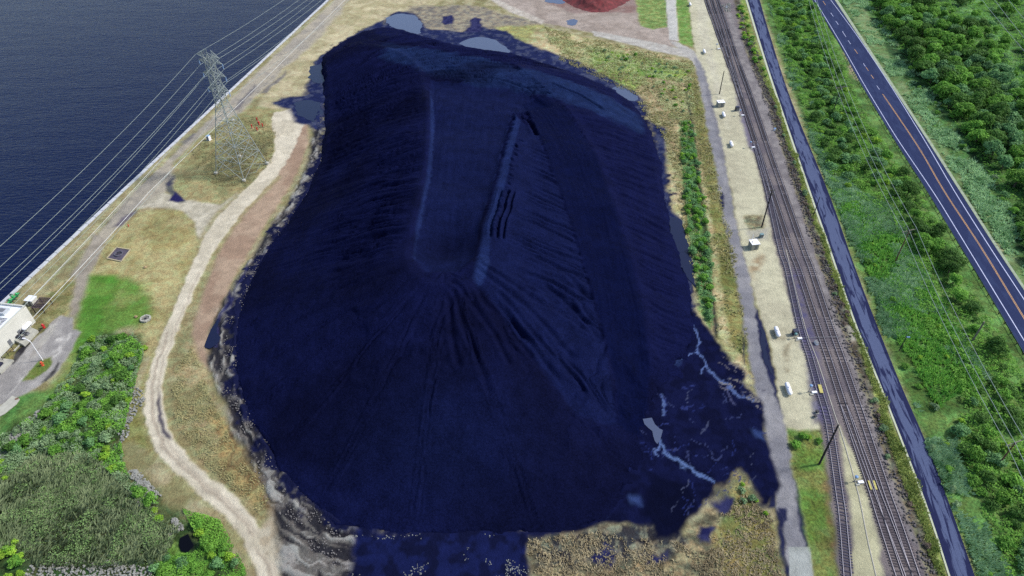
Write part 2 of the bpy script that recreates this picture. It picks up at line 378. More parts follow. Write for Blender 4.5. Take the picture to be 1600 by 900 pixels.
# east verge of the highway
paint([(1300, -30), (1368, 97), (1434, 197), (1501, 300), (1554, 383), (1601, 452), (1640, 510), (1660, 500), (1570, 370), (1520, 296), (1460, 205), (1400, 105), (1330, -30)], (104, 132, 82), (128, 148, 104), 1.5, 1, 1, veg=.7)
paint([(1540, 370), (1562, 378), (1576, 400), (1560, 396)], (172, 172, 132), None, 1, 2, veg=.3)
paint([(1318, 75), (1330, 85), (1345, 130), (1330, 120)], (176, 156, 134), (140, 150, 100), 1, 2, 0)
paint([(1480, -10), (1530, -10), (1600, 110), (1640, 260), (1560, 180), (1540, 90)], (116, 156, 100), (86, 132, 78), 2, 2, 1, veg=.8)
# ---- west side
paint([(270, 255), (300, 225), (345, 190), (400, 165), (438, 172), (450, 200), (440, 240), (420, 275), (380, 305), (340, 318), (300, 318), (272, 300)], (150, 146, 106), (168, 158, 118), 1.2, 1, 1, veg=.6)
paint([(330, 235), (380, 200), (425, 215), (415, 260), (380, 295), (330, 275)], (120, 116, 88), (146, 142, 104), 2, 2, 1, veg=.7)
paint([(215, 325), (250, 300), (290, 312), (345, 320), (372, 300), (385, 310), (350, 350), (330, 385), (312, 372), (300, 345), (270, 326)], (206, 198, 176), (186, 178, 156), 1, 1, 0)
paint([(214, 332), (250, 327), (285, 330), (305, 350), (310, 380), (300, 430), (280, 470), (262, 520), (240, 560), (200, 545), (220, 500), (190, 450), (140, 430), (165, 380), (190, 350)], (160, 150, 104), (176, 166, 122), .8, 1, 1, veg=.5)
paint([(145, 428), (190, 432), (228, 445), (236, 490), (222, 512), (180, 516), (150, 540), (120, 600), (60, 620), (100, 575), (118, 530), (122, 500)], (100, 134, 60), (128, 144, 82), 2, 2, 1, veg=.6)
paint([(140, 430), (180, 430), (190, 450), (165, 480), (150, 560), (118, 585), (115, 560), (128, 520), (122, 495)], (82, 128, 46), (98, 134, 58), 1.5, 1, 1, veg=.5)
paint([(0, 640), (40, 612), (90, 600), (70, 650), (20, 700), (-20, 720)], (78, 120, 60), (100, 136, 72), 1.2, 2, 1, veg=.7)
paint([(60, 470), (100, 440), (120, 440), (100, 500), (60, 540), (30, 560), (10, 575), (0, 560), (55, 505)], (122, 120, 78), (146, 138, 98), 1, 1, 0, veg=.6)
paint([(93, 492), (116, 496), (113, 515), (126, 520), (112, 545), (92, 578), (62, 602), (20, 625), (-60, 660), (-100, 620), (-10, 585), (50, 535)], (156, 152, 148), (176, 172, 166), .5, 1, 1, rid='asphalt_lane', stone=.1)
paint([(86, 498), (97, 494), (75, 530), (50, 562), (42, 560), (66, 525)], (184, 180, 170), (166, 160, 152), .5, 1, 0)
for q in ([(80, 548), (88, 545), (108, 520), (114, 520), (98, 545), (84, 562)], [(88, 530), (96, 524), (108, 522), (100, 530), (90, 536)], [(40, 585), (48, 575), (20, 610), (8, 620)]):
    paint(q, (208, 204, 196), (170, 166, 160), .35, 1, 0)
for q in ([(62, 598), (72, 588), (84, 577), (90, 566), (94, 568), (86, 582), (72, 596)], [(18, 562), (28, 546), (38, 536), (60, 515), (66, 512), (48, 535), (30, 556), (20, 570)]):  # second strip: building's shadow beside the pad, painted into the ground colour
    paint(q, (52, 50, 54), (90, 88, 86), .4, 1, 0, wet=.2)
paint([(34, 596), (44, 584), (62, 564), (80, 558), (83, 566), (70, 582), (50, 594)], (104, 122, 58), (124, 130, 76), .4, 1, 0, veg=.5)
paint([(270, 276), (273, 296), (287, 312), (292, 316), (276, 316), (262, 300), (258, 286)], (96, 98, 96), (62, 62, 84), .8, 1, 0)
paint([(274, 300), (290, 313), (276, 316), (265, 314)], (44, 42, 92), None, .5, 1, wet=.5)  # pole's shadow on the road, painted in as a dark stain
paint([(178, 353), (196, 336), (212, 328), (206, 338), (186, 356)], (110, 102, 112), None, .8, 1)
for q in ([(358, 175), (372, 160), (388, 140), (396, 132), (392, 146), (372, 170)], [(405, 145), (430, 125), (448, 110), (440, 124), (415, 145)], [(285, 222), (300, 208), (306, 208), (292, 224)]):
    paint(q, (112, 108, 112), None, .9, 2, amt=.8)
# haul road and red soil shoulder
paint([(440, 175), (480, 185), (483, 230), (462, 280), (425, 335), (395, 385), (362, 440), (345, 480), (328, 520), (325, 560), (330, 610), (345, 660), (375, 710), (410, 760), (440, 800), (455, 900), (420, 860), (380, 800), (330, 755), (283, 715), (258, 670), (250, 620), (255, 570), (275, 520), (300, 460), (330, 400), (360, 340), (400, 300), (440, 240)], (146, 140, 104), (166, 154, 120), 1.5, 1, 1, veg=.6)
paint([(452, 182), (480, 188), (482, 225), (462, 275), (428, 330), (398, 380), (365, 435), (345, 478), (325, 520), (322, 545), (330, 580), (310, 560), (298, 520), (310, 480), (330, 425), (352, 370), (368, 338), (405, 300), (445, 240), (462, 205)], (164, 138, 116), (180, 156, 132), 1, 1, 1, stone=.12)
paint([(330, 640), (350, 640), (385, 700), (420, 750), (440, 800), (420, 830), (395, 790), (350, 740), (335, 690)], (164, 146, 104), (134, 116, 84), 1.5, 2, 0, veg=.8)
paint([(250, 590), (240, 600), (250, 660), (300, 720), (290, 740), (230, 700), (205, 690), (180, 700), (190, 660), (225, 590), (235, 560)], (122, 124, 74), (140, 136, 88), 1, 1, 1, veg=.6)
def band_poly(pts):     # (x, y, half width px)
    L = [];R_ = []
    for i, (a, b, w_) in enumerate(pts):
        p = pts[max(i - 1, 0)]; n_ = pts[min(i + 1, len(pts) - 1)]
        dx, dy = n_[0] - p[0], n_[1] - p[1]; l = math.hypot(dx, dy); L.append((a - dy / l * w_, b + dx / l * w_)); R_.append((a + dy / l * w_, b - dx / l * w_))
    return L + R_[::-1]
ROAD = [(446, 172, 20), (450, 190, 26), (447, 215, 18), (440, 240, 13), (427, 265, 11), (400, 295, 10.5), (372, 322, 11), (350, 348, 13), (336, 368, 13), (322, 392, 11.5), (306, 425, 10.5), (292, 458, 10), (279, 490, 10), (267, 518, 10), (255, 550, 11), (245, 580, 12), (239, 608, 13), (240, 640, 15), (248, 672, 15.5), (264, 705, 16), (290, 733, 16), (325, 763, 16), (358, 790, 16), (386, 822, 17), (406, 855, 18), (420, 885, 21), (432, 930, 26)]
paint(band_poly([(a, b, w_ * 1.5) for a, b, w_ in ROAD[4:]]), (146, 138, 100), (166, 156, 116), 1, 1, 0, veg=.5, amt=.7)
paint(band_poly(ROAD), (222, 212, 188), (206, 196, 172), .5, 1, 1, rid='haul_road')
paint(band_poly([(a - 3, b, w_ * .18) for a, b, w_ in ROAD[13:]]), (176, 162, 142), None, .35, 1, amt=.8)
paint(band_poly([(a + 6, b, w_ * .14) for a, b, w_ in ROAD[10:]]), (182, 168, 148), None, .35, 1, amt=.6)
paint([(247, 612), (251, 640), (257, 668), (267, 686), (256, 683), (248, 660), (244, 630)], (58, 54, 78), None, .5, 1, amt=.9)
paint([(400, 845), (412, 860), (428, 880), (440, 960), (470, 960), (465, 890), (440, 840), (415, 800)], (196, 186, 162), (180, 166, 140), 1.2, 2, 0)
# scrub land bottom left
paint([(150, 520), (215, 525), (228, 545), (214, 600), (192, 690), (160, 730), (200, 740), (260, 790), (330, 830), (385, 900), (395, 960), (-40, 960), (-40, 700), (60, 640), (110, 590)], (54, 78, 42), (84, 100, 66), 1.5, 2, 1, veg=1)
paint([(30, 720), (120, 715), (180, 745), (230, 790), (275, 840), (250, 885), (60, 890), (-10, 850), (-10, 760)], (78, 84, 66), (58, 66, 50), 1.5, 2, 0, veg=1)
paint([(283, 842), (296, 838), (305, 848), (300, 860), (285, 858)], (22, 24, 32), None, .5, 1, wet=.5)
paint([(268, 845), (300, 866), (340, 870), (330, 900), (270, 900), (240, 880)], (122, 154, 84), (96, 134, 62), 1, 1, 0, veg=.9)
# ---- coal stained margin and slurry
k = (X > -150) & (X < 130) & (Y > 40) & (Y < 430)
SDP = np.full(X.shape, -99.); SDP[k] = poly_sd(X[k], Y[k], OUTW)
kk = k & (SDP > -30)
dOut, sOut, _ = line_sd(X[kk], Y[kk], OUTW + [OUTW[0]])
band_w = np.zeros(X.shape); bp = GP([(500, 170), (506, 260), (480, 320), (455, 360), (430, 400), (405, 450), (400, 560), (420, 660), (480, 740), (560, 800), (560, 980), (440, 980), (435, 860), (428, 800), (405, 740), (365, 680), (345, 620), (322, 560), (330, 510), (345, 475), (385, 415), (425, 350), (455, 310), (482, 250), (490, 190)])
bw = sstep(-1.2, 1.2, poly_sd(WX1[kk], WY1[kk], bp))
streak = fbm(dOut * 1.0 + 1.2 * fbm(X[kk], Y[kk], 4, 5, 3) * 3, sOut * .16, 1.1, 91, 4)
grey = np.array(alb((108, 104, 100))); drk = np.array(alb((44, 43, 50))); wht = np.array(alb((158, 156, 152)))
q1 = sstep(.40, .52, streak)[:, None]; q2 = sstep(.54, .64, streak)[:, None]
bc = drk * (1 - q1) + grey * q1; bc = bc * (1 - q2) + wht * q2
COL[kk] = COL[kk] * (1 - bw[:, None]) + bc * bw[:, None]; EX[kk] = EX[kk] * (1 - bw[:, None]) + np.array([.2, .1, .5]) * bw[:, None]
REL = np.zeros(X.shape); REL[kk] += bw * (streak - .45) * 1.6
# outer black rim all round the pile
rim = sstep(-2.6, -.4, np.where(k, poly_sd(WX, WY, OUTW) if False else SDP, -99) + (NB[0] - .5) * 8 + (NB[1] - .5) * 6)[..., None]
COL = COL * (1 - rim) + np.array(alb((24, 28, 60))) * rim; EX = EX * (1 - rim) + np.array([0, .3, .2]) * rim
NAVY = (12, 16, 46)
paint([(1088, 480), (1112, 520), (1140, 560), (1172, 604), (1184, 620), (1200, 700), (1211, 758), (1206, 792), (1186, 790), (1165, 755), (1150, 735), (1130, 760), (1095, 780), (1075, 812), (1045, 838), (1020, 838), (980, 818), (900, 834), (860, 840), (900, 760), (960, 640), (1050, 530)], NAVY, (17, 22, 58), .9, 2, 0, wet=.35)
paint([(700, 826), (546, 826), (542, 960), (836, 960), (826, 870), (822, 826)], (21, 29, 74), (13, 18, 50), 1.4, 2, 0, wet=.25)
paint([(826, 838), (900, 828), (960, 815), (1040, 838), (1075, 830), (1100, 790), (1150, 740), (1170, 760), (1200, 800), (1222, 860), (1240, 980), (828, 980)], (158, 146, 118), (96, 94, 80), 1.2, 2, 0, veg=.8)
paint([(828, 842), (940, 822), (1040, 820), (1075, 850), (960, 880), (840, 884)], (128, 124, 110), (52, 52, 60), 1, 2, 0, veg=.7, sharp=.07)
paint([(1150, 745), (1185, 790), (1216, 820), (1232, 980), (1150, 980), (1120, 840), (1130, 780)], (118, 122, 74), (146, 136, 92), 1.5, 2, 1, veg=.8)
for q in ([(540, 130), (508, 165), (506, 205), (470, 195), (450, 172), (425, 160), (440, 152), (475, 148), (486, 120), (494, 96), (520, 76), (560, 50), (600, 30), (600, 60)],
          [(600, 45), (600, 26), (622, 18), (652, 22), (670, 46), (720, 50), (745, 42), (790, 48), (812, 62), (850, 78), (900, 96), (950, 118), (1000, 150), (1020, 180), (1000, 180), (900, 120), (700, 75)],
          [(1015, 190), (1038, 200), (1042, 260), (1048, 320), (1060, 340), (1080, 400), (1088, 480), (1070, 470), (1040, 330), (1025, 240)]):
    paint(q, (34, 42, 82), (72, 78, 104), 1.3, 2, 0, wet=.3, th=.6)
for q in ([(688, 26), (705, 24), (712, 36), (696, 40)], [(738, 28), (752, 30), (750, 50), (728, 52)], [(930, 858), (952, 855), (972, 866), (962, 884), (940, 880), (926, 870)], [(1000, 862), (1020, 866), (1034, 852), (1030, 876), (1012, 884)], [(1094, 824), (1118, 822), (1118, 856), (1098, 852)], [(1100, 780), (1128, 770), (1146, 776), (1120, 796)],
          [(355, 455), (343, 500), (325, 520), (322, 542), (340, 545), (345, 500), (362, 470)], [(384, 425), (360, 470), (372, 440), (392, 405)]):
    paint(q, (34, 36, 78), (54, 56, 96), .7, 2, 0, wet=.5)
paint([(1020, 740), (1075, 760), (1088, 790), (1062, 838), (1026, 840), (1005, 790)], (8, 12, 38), None, 1, 1, wet=.35)
# branching pale rills in the slurry
def rill(pts, w_, c=(92, 112, 160)):
    P = [tuple(p[:2]) for p in smooth_line([G(a, b) for a, b in pts], 1.5)]
    bx = [p[0] for p in P]; by = [p[1] for p in P]
    k = (X > min(bx) - 3) & (X < max(bx) + 3) & (Y > min(by) - 3) & (Y < max(by) + 3)
    d, s_, _ = line_sd(X[k] + (NB[0][k] - .5) * 3.4, Y[k] + (fbm(X[k], Y[k], 2, 8) - .5) * 2.2, P)
    mk = (sstep(w_ * 1.4, w_ * .4, d) * .85)[:, None]
    COL[k] = COL[k] * (1 - mk) + np.array(alb(c)) * mk; EX[k] = EX[k] * (1 - mk) + np.array([0, .4, .2]) * mk
rill([(1082, 500), (1090, 540), (1102, 572), (1132, 600), (1152, 616), (1178, 625)], .38)
rill([(1100, 570), (1095, 585)], .3); rill([(1134, 602), (1140, 622), (1148, 630)], .3, (80, 84, 120)); rill([(1092, 552), (1075, 556), (1068, 562)], .35)
rill([(1031, 690), (1048, 712), (1070, 730), (1092, 742), (1112, 752)], .55, (98, 122, 170)); rill([(1036, 650), (1040, 630), (1034, 618), (1042, 635)], .3)
rill([(1030, 690), (1024, 700), (1034, 712)], .3)
for q in range(55):
    a = random.uniform(975, 1185); b = random.uniform(590, 800)
    if b > 780 and a > 1130: continue
    an = random.uniform(0, 6.28); pts = [(a, b)]
    for j in range(3): an += random.uniform(-.8, .8); a += math.cos(an) * 8; b += math.sin(an) * 8; pts.append((a, b))
    rill(pts, random.uniform(.09, .2), random.choice([(46, 56, 110), (56, 64, 104), (36, 46, 100), (70, 76, 104)]))
for q in range(16):
    a = random.uniform(1120, 1182); b = 560 + (a - 1120) * .75 + random.uniform(-10, 40); pts = [(a, b), (a + 10, b + random.uniform(0, 8)), (a + 22, b + random.uniform(4, 16))]
    rill(pts, .17, random.choice([(130, 126, 122), (96, 94, 104)]))
for q in ([(935, 790), (945, 786), (947, 800), (938, 802)], [(988, 782), (1003, 780), (1008, 790), (994, 790)], [(1056, 558), (1062, 560), (1060, 568)], [(1176, 672), (1190, 672), (1192, 684), (1180, 684)]):
    paint(q, (54, 72, 120), None, 1.0, 2, wet=.6)

mn = 1 + .55 * (fbm(X, Y, 1.7, 801, 3) - .5) + .4 * (fbm(X, Y, 5, 805, 3) - .5) + .25 * (fbm(X, Y, 30, 809, 2) - .5)
low = np.clip(.45 + EX[..., 0] * .8, 0, 1.1) * np.where(np.isin(ID, [0]), 1, .45)
COL = COL * (1 + (mn - 1) * low)[..., None]
# river bank: everything west of the wall drops to the river bed
RD = (X - W0.x) * snor.x + (Y - W0.y) * snor.y
Z = np.where(RD > .25, -7.0, 0.0) + np.where(RD > .25, 0, 1) * (np.clip(EX[..., 0], 0, 1) * (NB[0] - 1.) * .3 * (ID == 0)) + REL
Z = np.where(SDP > .5, np.minimum(Z, -.35), Z)
V = np.stack([X, Y, Z], -1).reshape(-1, 3)
ii, jj = np.meshgrid(np.arange(nr - 1), np.arange(nc - 1), indexing='ij'); b0 = (ii * nc + jj).ravel()
FQ = np.stack([b0, b0 + 1, b0 + nc + 1, b0 + nc], -1)
FID = ID.reshape(-1)[b0]
CA = np.concatenate([COL.reshape(-1, 3), np.ones((nr * nc, 1))], 1); EA = np.concatenate([EX.reshape(-1, 3), np.ones((nr * nc, 1))], 1)
for i, nm in enumerate(IDS):
    fs = FQ[FID == i]
    if not len(fs): continue
    u, inv = np.unique(fs, return_inverse=True)
    me = np_mesh(nm, V[u], inv.reshape(-1, 4)); set_col(me, 'albedo', CA[u]); set_col(me, 'extra', EA[u])
    tag(link_mesh(nm, me, M_ground), kind='structure')
# river
rv = MB(); a = W0 + sdir * -2500 + snor * .3; b_ = W0 + sdir * 4000 + snor * .3
rv.add([(a.x, a.y, -1.6), (b_.x, b_.y, -1.6), (b_.x + snor.x * 5000, b_.y + snor.y * 5000, -1.6), (a.x + snor.x * 5000, a.y + snor.y * 5000, -1.6)], [(0, 1, 2, 3)])
tag(rv.build('river', M_river), kind='structure')

# ------------------------------------------------------------------ coal pile
CP = [(600, 80, 11), (560, 75, 8), (530, 88, 5.5), (660, 108, 15), (665, 150, 17.5), (666, 220, 18.5), (656, 290, 19.5), (641, 350, 20), (634, 400, 20), (650, 432, 19.6), (700, 442, 19.2), (745, 412, 18.8),
      (700, 72, 9), (750, 88, 12.5), (700, 95, 14.5), (800, 96, 12), (850, 112, 12), (900, 128, 11), (950, 152, 8.5), (860, 135, 13.5), (780, 112, 15), (720, 112, 16),
      (700, 132, 13.5), (740, 132, 13.5), (790, 142, 13.2), (720, 200, 15), (690, 200, 15.5), (760, 200, 15), (715, 280, 16.5), (675, 280, 17), (740, 290, 16.6), (700, 345, 17), (690, 388, 15.8), (665, 385, 17), (715, 380, 16.5),
      (805, 178, 15.6), (790, 230, 17.4), (775, 290, 18.8), (755, 350, 18.9), (748, 385, 18.8),
      (832, 155, 12.6), (862, 200, 12.2), (892, 280, 11.2), (922, 360, 9.6), (947, 440, 8), (966, 520, 5.8), (985, 600, 3.2), (990, 640, 1.6),
      (842, 212, 14.2), (868, 280, 14), (896, 360, 12.6), (921, 440, 10.8), (946, 530, 8), (964, 600, 5.2), (968, 660, 2.6),
      (828, 300, 16), (828, 400, 15.8), (862, 480, 12.6), (882, 580, 8.4), (900, 680, 4.4), (925, 750, 1.8),
      (700, 520, 15.2), (700, 620, 10.2), (700, 720, 5.2), (700, 795, 1.6), (600, 520, 14), (560, 620, 8), (520, 720, 3.2), (500, 500, 8.6), (450, 520, 5), (520, 400, 11.2), (460, 420, 6), (430, 600, 3.2), (460, 680, 2.6),
      (560, 300, 11.5), (505, 310, 4.5), (585, 200, 10.5), (530, 200, 4), (545, 130, 6.5), (610, 140, 12), (800, 620, 9.6), (800, 720, 5.2), (800, 795, 1.4), (640, 500, 16.2), (770, 500, 15.4),
      (888, 172, 12.4), (932, 240, 11.8), (962, 320, 10.8), (986, 400, 9.2), (1006, 480, 7.2), (1018, 560, 4.4), (960, 190, 8), (1000, 280, 5.4), (1010, 360, 5), (1030, 440, 4), (1050, 520, 2.0), (1020, 590, 1.0)]
cw = [(*G(a, b, z)[:2], z) for a, b, z in CP] + [(p[0], p[1], 0.) for p in OUTW]
cw = np.array(cw); n = len(cw)
D = np.hypot(cw[:, None, 0] - cw[None, :, 0], cw[:, None, 1] - cw[None, :, 1])
A = np.zeros((n + 3, n + 3)); A[:n, :n] = -D; A[:n, :n] += np.eye(n) * 1.2
A[:n, n] = 1; A[:n, n + 1] = cw[:, 0]; A[:n, n + 2] = cw[:, 1]; A[n:, :n] = A[:n, n:].T
wt = np.linalg.solve(A, np.concatenate([cw[:, 2], [0, 0, 0]]))
ox = [p[0] for p in OUTW]; oy = [p[1] for p in OUTW]
yy = [min(oy) - 1]
while yy[-1] < max(oy) + 1: yy.append(yy[-1] + .32 + (yy[-1] - 55) * .0006)
yy = np.array(yy); xx = np.arange(min(ox) - 1, max(ox) + 1, .34)
PX, PY = np.meshgrid(xx, yy)
PZ = np.full(PX.shape, wt[n]) + wt[n + 1] * PX + wt[n + 2] * PY
for i in range(n): PZ -= wt[i] * np.hypot(PX - cw[i, 0], PY - cw[i, 1])
def blur(Zm, r):
    for ax_ in (0, 1):
        kz = np.exp(-(np.arange(-2 * r, 2 * r + 1) / r) ** 2); kz /= kz.sum(); Zm = np.apply_along_axis(lambda v: np.convolve(np.pad(v, 2 * r, mode='edge'), kz, 'valid'), ax_, Zm)
    return Zm
PZ = blur(PZ, 6)
apr = np.exp(-(((PX - G(1030, 660).x) / 30) ** 2 + ((PY - G(1030, 660).y) / 32) ** 2))
SD = poly_sd(PX + (fbm(PX, PY, 5, 61) - .5) * (2.5 + 12 * apr), PY + (fbm(PX, PY, 5, 62) - .5) * (2.5 + 12 * apr), OUTW)
def GL(pts): return [tuple(G(a, b, z)[:2]) for a, b, z in pts]
# run-off gullies: lines that leave the crests
crest = GL([(560, 60, 6), (610, 78, 10), (650, 100, 14), (665, 150, 17.5), (666, 220, 18.5), (656, 290, 19.5), (641, 350, 20), (633, 395, 20), (640, 422, 20), (665, 440, 20), (700, 445, 20), (735, 432, 20), (752, 400, 20)])
crest = [tuple(p[:2]) for p in smooth_line([Vector((*p, 0)) for p in crest], 2.5)]
tri = [tuple(p[:2]) for p in smooth_line([Vector((*p, 0)) for p in GL([(805, 178, 15.6), (790, 230, 17.4), (775, 290, 18.8), (755, 350, 19.8), (748, 400, 20), (740, 430, 20), (715, 445, 20)])], 2.5)]
rE = [tuple(p[:2]) for p in smooth_line([Vector((*p, 0)) for p in GL([(800, 110, 14), (888, 172, 12.4), (932, 240, 11.8), (962, 320, 10.8), (986, 400, 9.2), (1006, 480, 7.2), (1018, 560, 4.4)])], 2.5)]
RAMP = GL([(815, 160, 13), (842, 212, 14.2), (868, 280, 14), (896, 360, 12.6), (921, 440, 10.8), (946, 530, 8), (964, 600, 5.2), (968, 660, 2.6), (1010, 680, 1), (1018, 560, 4.4), (1006, 480, 7.2), (986, 400, 9.2), (962, 320, 10.8), (932, 240, 11.8), (888, 172, 12.4), (850, 150, 12)])
VAL = GL([(672, 122, 15), (672, 220, 18), (664, 290, 18), (650, 350, 19), (645, 400, 19), (665, 425, 19), (715, 425, 18), (740, 395, 19), (748, 345, 19), (768, 290, 18), (784, 230, 17), (800, 175, 15), (860, 165, 13), (800, 130, 14)])
BACK = GL([(600, 60, 8), (640, 70, 10), (750, 95, 12), (850, 115, 12), (960, 150, 8), (1000, 175, 4), (1000, 200, 5), (900, 165, 11), (780, 130, 14), (680, 118, 15), (650, 100, 14), (600, 92, 11)])
TRI = GL([(805, 178, 15.6), (842, 212, 14.2), (868, 280, 14), (896, 360, 12.6), (921, 440, 10.8), (946, 530, 8), (968, 660, 2.6), (900, 650, 5), (780, 480, 17), (740, 430, 20), (748, 385, 20), (755, 350, 19.8), (775, 290, 18.8), (790, 230, 17.4)])
mR = sstep(-.8, .8, poly_sd(PX, PY, RAMP)); mV = sstep(-.6, .6, poly_sd(PX, PY, VAL)); mB = sstep(-3, 2, poly_sd(PX + (fbm(PX, PY, 6, 77) - .5) * 8, PY + (fbm(PX, PY, 6, 78) - .5) * 8, BACK)); mT = sstep(-1, 1, poly_sd(PX, PY, TRI)) * (1 - mR)
dr, sr, sideR = line_sd(PX, PY, rE); mE = (1 - mR) * (1 - mV) * (1 - mT) * (sideR > 0) * sstep(0, 4, dr)
mE = mE * (PY > 0)
dC, sC, sideC = line_sd(PX, PY, crest); dT, sT, _ = line_sd(PX, PY, tri)
sideE = poly_sd(PX, PY, GL([(800, 100, 12), (888, 172, 12.4), (932, 240, 11.8), (962, 320, 10.8), (986, 400, 9.2), (1006, 480, 7.2), (1018, 560, 4.4), (1100, 640, 0), (1200, 500, 0), (1100, 150, 0), (950, 90, 0)])); mE = sstep(-1, 1, sideE) * (1 - mR)
mC = (1 - mR) * (1 - mV) * (1 - mT) * (1 - mE)
def gul(s, d, seed, f=1.9, sk=.05):
    s2 = s + d * sk + (fbm(PX, PY, 9, seed + 3, 3) - .5) * 3.0
    a_ = fbm(s2, d * .045, f, seed, 2); b2 = fbm(s2 * 2.3, d * .09, f, seed + 7, 2)
    r_ = 1 - np.abs(a_ - .5) * 5; r_ = np.clip(r_, 0, 1) ** 1.6
    return -(r_ * 1.1) + (b2 - .5) * 1.1
amp = sstep(.36, .52, fbm(PX, PY, 22, 301, 2)) * 1.0 + .7
frL = sum(math.dist(crest[i], crest[i + 1]) for i in range(len(crest) - 1)); fr = sC / frL; mF = sstep(.80, .86, fr)
DZ = mC * (gul(sC, dC, 401, 1.3) * np.where(mF > 0, 1 - .6 * mF, 1) * (1 - .85 * sstep(16, 38, dC) * sstep(.52, .66, fr)) + gul(sC * 2.6, dC, 407, 1.5) * sstep(12, 30, dC) * .28 * (1 - .7 * sstep(.52, .66, fr))) * amp * np.where(sC > 78, 1.0, 1) * sstep(0, 6, dC)
DZ += mC * mF * (gul(sC * 4.5, dC, 417, 1.4) * sstep(6, 18, dC) * .25 + gul(sC * 9, dC, 419, 1.4) * sstep(22, 45, dC) * .18)
DZ += mT * gul(sT, dT, 431, 2.3, -.25) * 1.05 * sstep(6, 16, dT)
DZ += mE * gul(sr, dr, 461, 2.0, -.15) * .85 * sstep(0, 5, dr) * (1 - mB * .8)
DZ += mR * (fbm(dr * 1.6, sr * .04, 1.0, 481, 2) - .5) * .3 + -blur(mV, 3) * 1.3 - 1.6 * np.exp(-(((PX - G(692, 385, 16).x) / 8) ** 2 + ((PY - G(692, 385, 16).y) / 9) ** 2)) + mV * (fbm(PX * 1.1, PY * .12, 1.6, 491, 3) - .5) * .35
DZ += (mB) * (fbm(PX, PY, 1.6, 511, 3) - .5) * .3
# deeper hand-placed gullies on the front-right face and dozer furrows
def groove(pts, w_, dep):
    global DZ
    P = [tuple(p[:2]) for p in smooth_line([G(a, b, z) for a, b, z in pts], 2.)]
    d, s_, _ = line_sd(PX + (fbm(PX, PY, 9, 600, 2) - .5) * 1.5, PY + (fbm(PX, PY, 9, 601, 2) - .5) * 1.5, P); dep = dep * sstep(0, 1.5, s_) * sstep(0, 2.5, s_.max() - s_); DZ = DZ - dep * np.exp(-(d / w_) ** 2) + dep * .45 * np.exp(-((d - 1.9 * w_) / w_) ** 2)
for g in ([(700, 437, 19), (735, 470, 17), (775, 520, 14.5), (800, 570, 12)], [(706, 450, 18.5), (722, 500, 16), (745, 560, 13), (770, 620, 10)], [(700, 460, 18), (706, 520, 15), (720, 580, 12)], [(745, 405, 19.5), (800, 440, 17), (870, 480, 13), (930, 520, 9)],
          [(742, 415, 19.5), (790, 450, 17), (840, 490, 14), (900, 560, 9)], [(775, 450, 17.5), (820, 500, 14), (880, 570, 9), (920, 620, 6)], [(785, 470, 17), (830, 530, 13), (880, 600, 8)], [(830, 395, 16), (880, 420, 13.5), (925, 470, 10)], [(850, 440, 14.6), (900, 480, 11.5), (940, 530, 8)]):
    groove(g, .7, .5)
for yb in range(212, 372, 8):       # short dozer cuts beside the triangle's west edge
    xb = 800 - (yb - 222) * .24 + random.uniform(-3, 3); xl = random.uniform(9, 22); groove([(xb, yb, 17.5), (xb + xl * .5, yb + random.uniform(0, 4), 17.3), (xb + xl, yb + random.uniform(3, 9), 17.1)], .45, random.uniform(.5, 1.0))
for x0_ in (0, 12, 22): groove([(782 + x0_ * .9, 296, 18), (772 + x0_ * .9, 335, 18.4), (764 + x0_ * .9, 372, 18.6)], .4, .9)
groove([(810, 176, 15.4), (828, 190, 15), (838, 212, 14.4)], .8, 1.1)
for g in ([(735, 116, 15), (800, 128, 14), (860, 146, 13)], [(860, 130, 13), (910, 150, 11.5), (945, 170, 9.5)]): groove(g, .6, .8)
# berms along the crest lines
DZ += .3 * np.exp(-(line_sd(PX, PY, crest)[0] / 1.4) ** 2) + .15 * np.exp(-(dT / 1.5) ** 2) * (PY > 0)
PZ = PZ + DZ * sstep(0, 6, SD) + (fbm(PX, PY, 1.1, 521, 3) - .5) * .16
apr = np.exp(-(((PX - G(1030, 660).x) / 30) ** 2 + ((PY - G(1030, 660).y) / 32) ** 2))
PZ = np.where(SD > 0, np.maximum(PZ, 0.02) * (sstep(-1.2, 2.5, SD) * (1 - apr) + apr * sstep(0, 16, SD)) + .02, -.4 + np.maximum(SD, -1) * .1)
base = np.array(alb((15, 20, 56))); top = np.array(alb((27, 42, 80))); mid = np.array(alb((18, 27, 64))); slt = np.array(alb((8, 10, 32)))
PC = np.broadcast_to(base, PX.shape + (3,)).copy()
def pm(mk, c): 
    global PC
    PC = PC * (1 - mk[..., None]) + c * mk[..., None]
pm(mT * .5, mid); pm(mV * .55, mid); pm(np.clip(mB * (.55 + fbm(PX, PY, 5, 88) * .6), 0, 1), top)  # back band's lighter tone paints in sky sheen, besides compacted coal
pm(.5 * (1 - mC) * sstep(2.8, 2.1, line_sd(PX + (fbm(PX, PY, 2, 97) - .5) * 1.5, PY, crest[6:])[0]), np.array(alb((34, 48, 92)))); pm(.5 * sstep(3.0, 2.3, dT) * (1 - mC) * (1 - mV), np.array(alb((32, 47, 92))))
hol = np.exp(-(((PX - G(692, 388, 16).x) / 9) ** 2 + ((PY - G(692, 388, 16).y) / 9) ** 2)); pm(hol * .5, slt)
pm(sstep(.5, .68, fbm(PX, PY, 26, 91, 2)) * mC * .55, slt)
pm(mR * .7, np.array(alb((4, 11, 44))))
pm(.5 * np.exp(-(((PX - G(690, 690, 6).x) / 22) ** 2 + ((PY - G(690, 690, 6).y) / 16) ** 2)), mid)
FS = []; idx = np.arange(PX.size).reshape(PX.shape)
keep = (SD[:-1, :-1] > -1.0)
q = np.stack([idx[:-1, :-1], idx[:-1, 1:], idx[1:, 1:], idx[1:, :-1]], -1)[keep]
u, inv = np.unique(q, return_inverse=True)
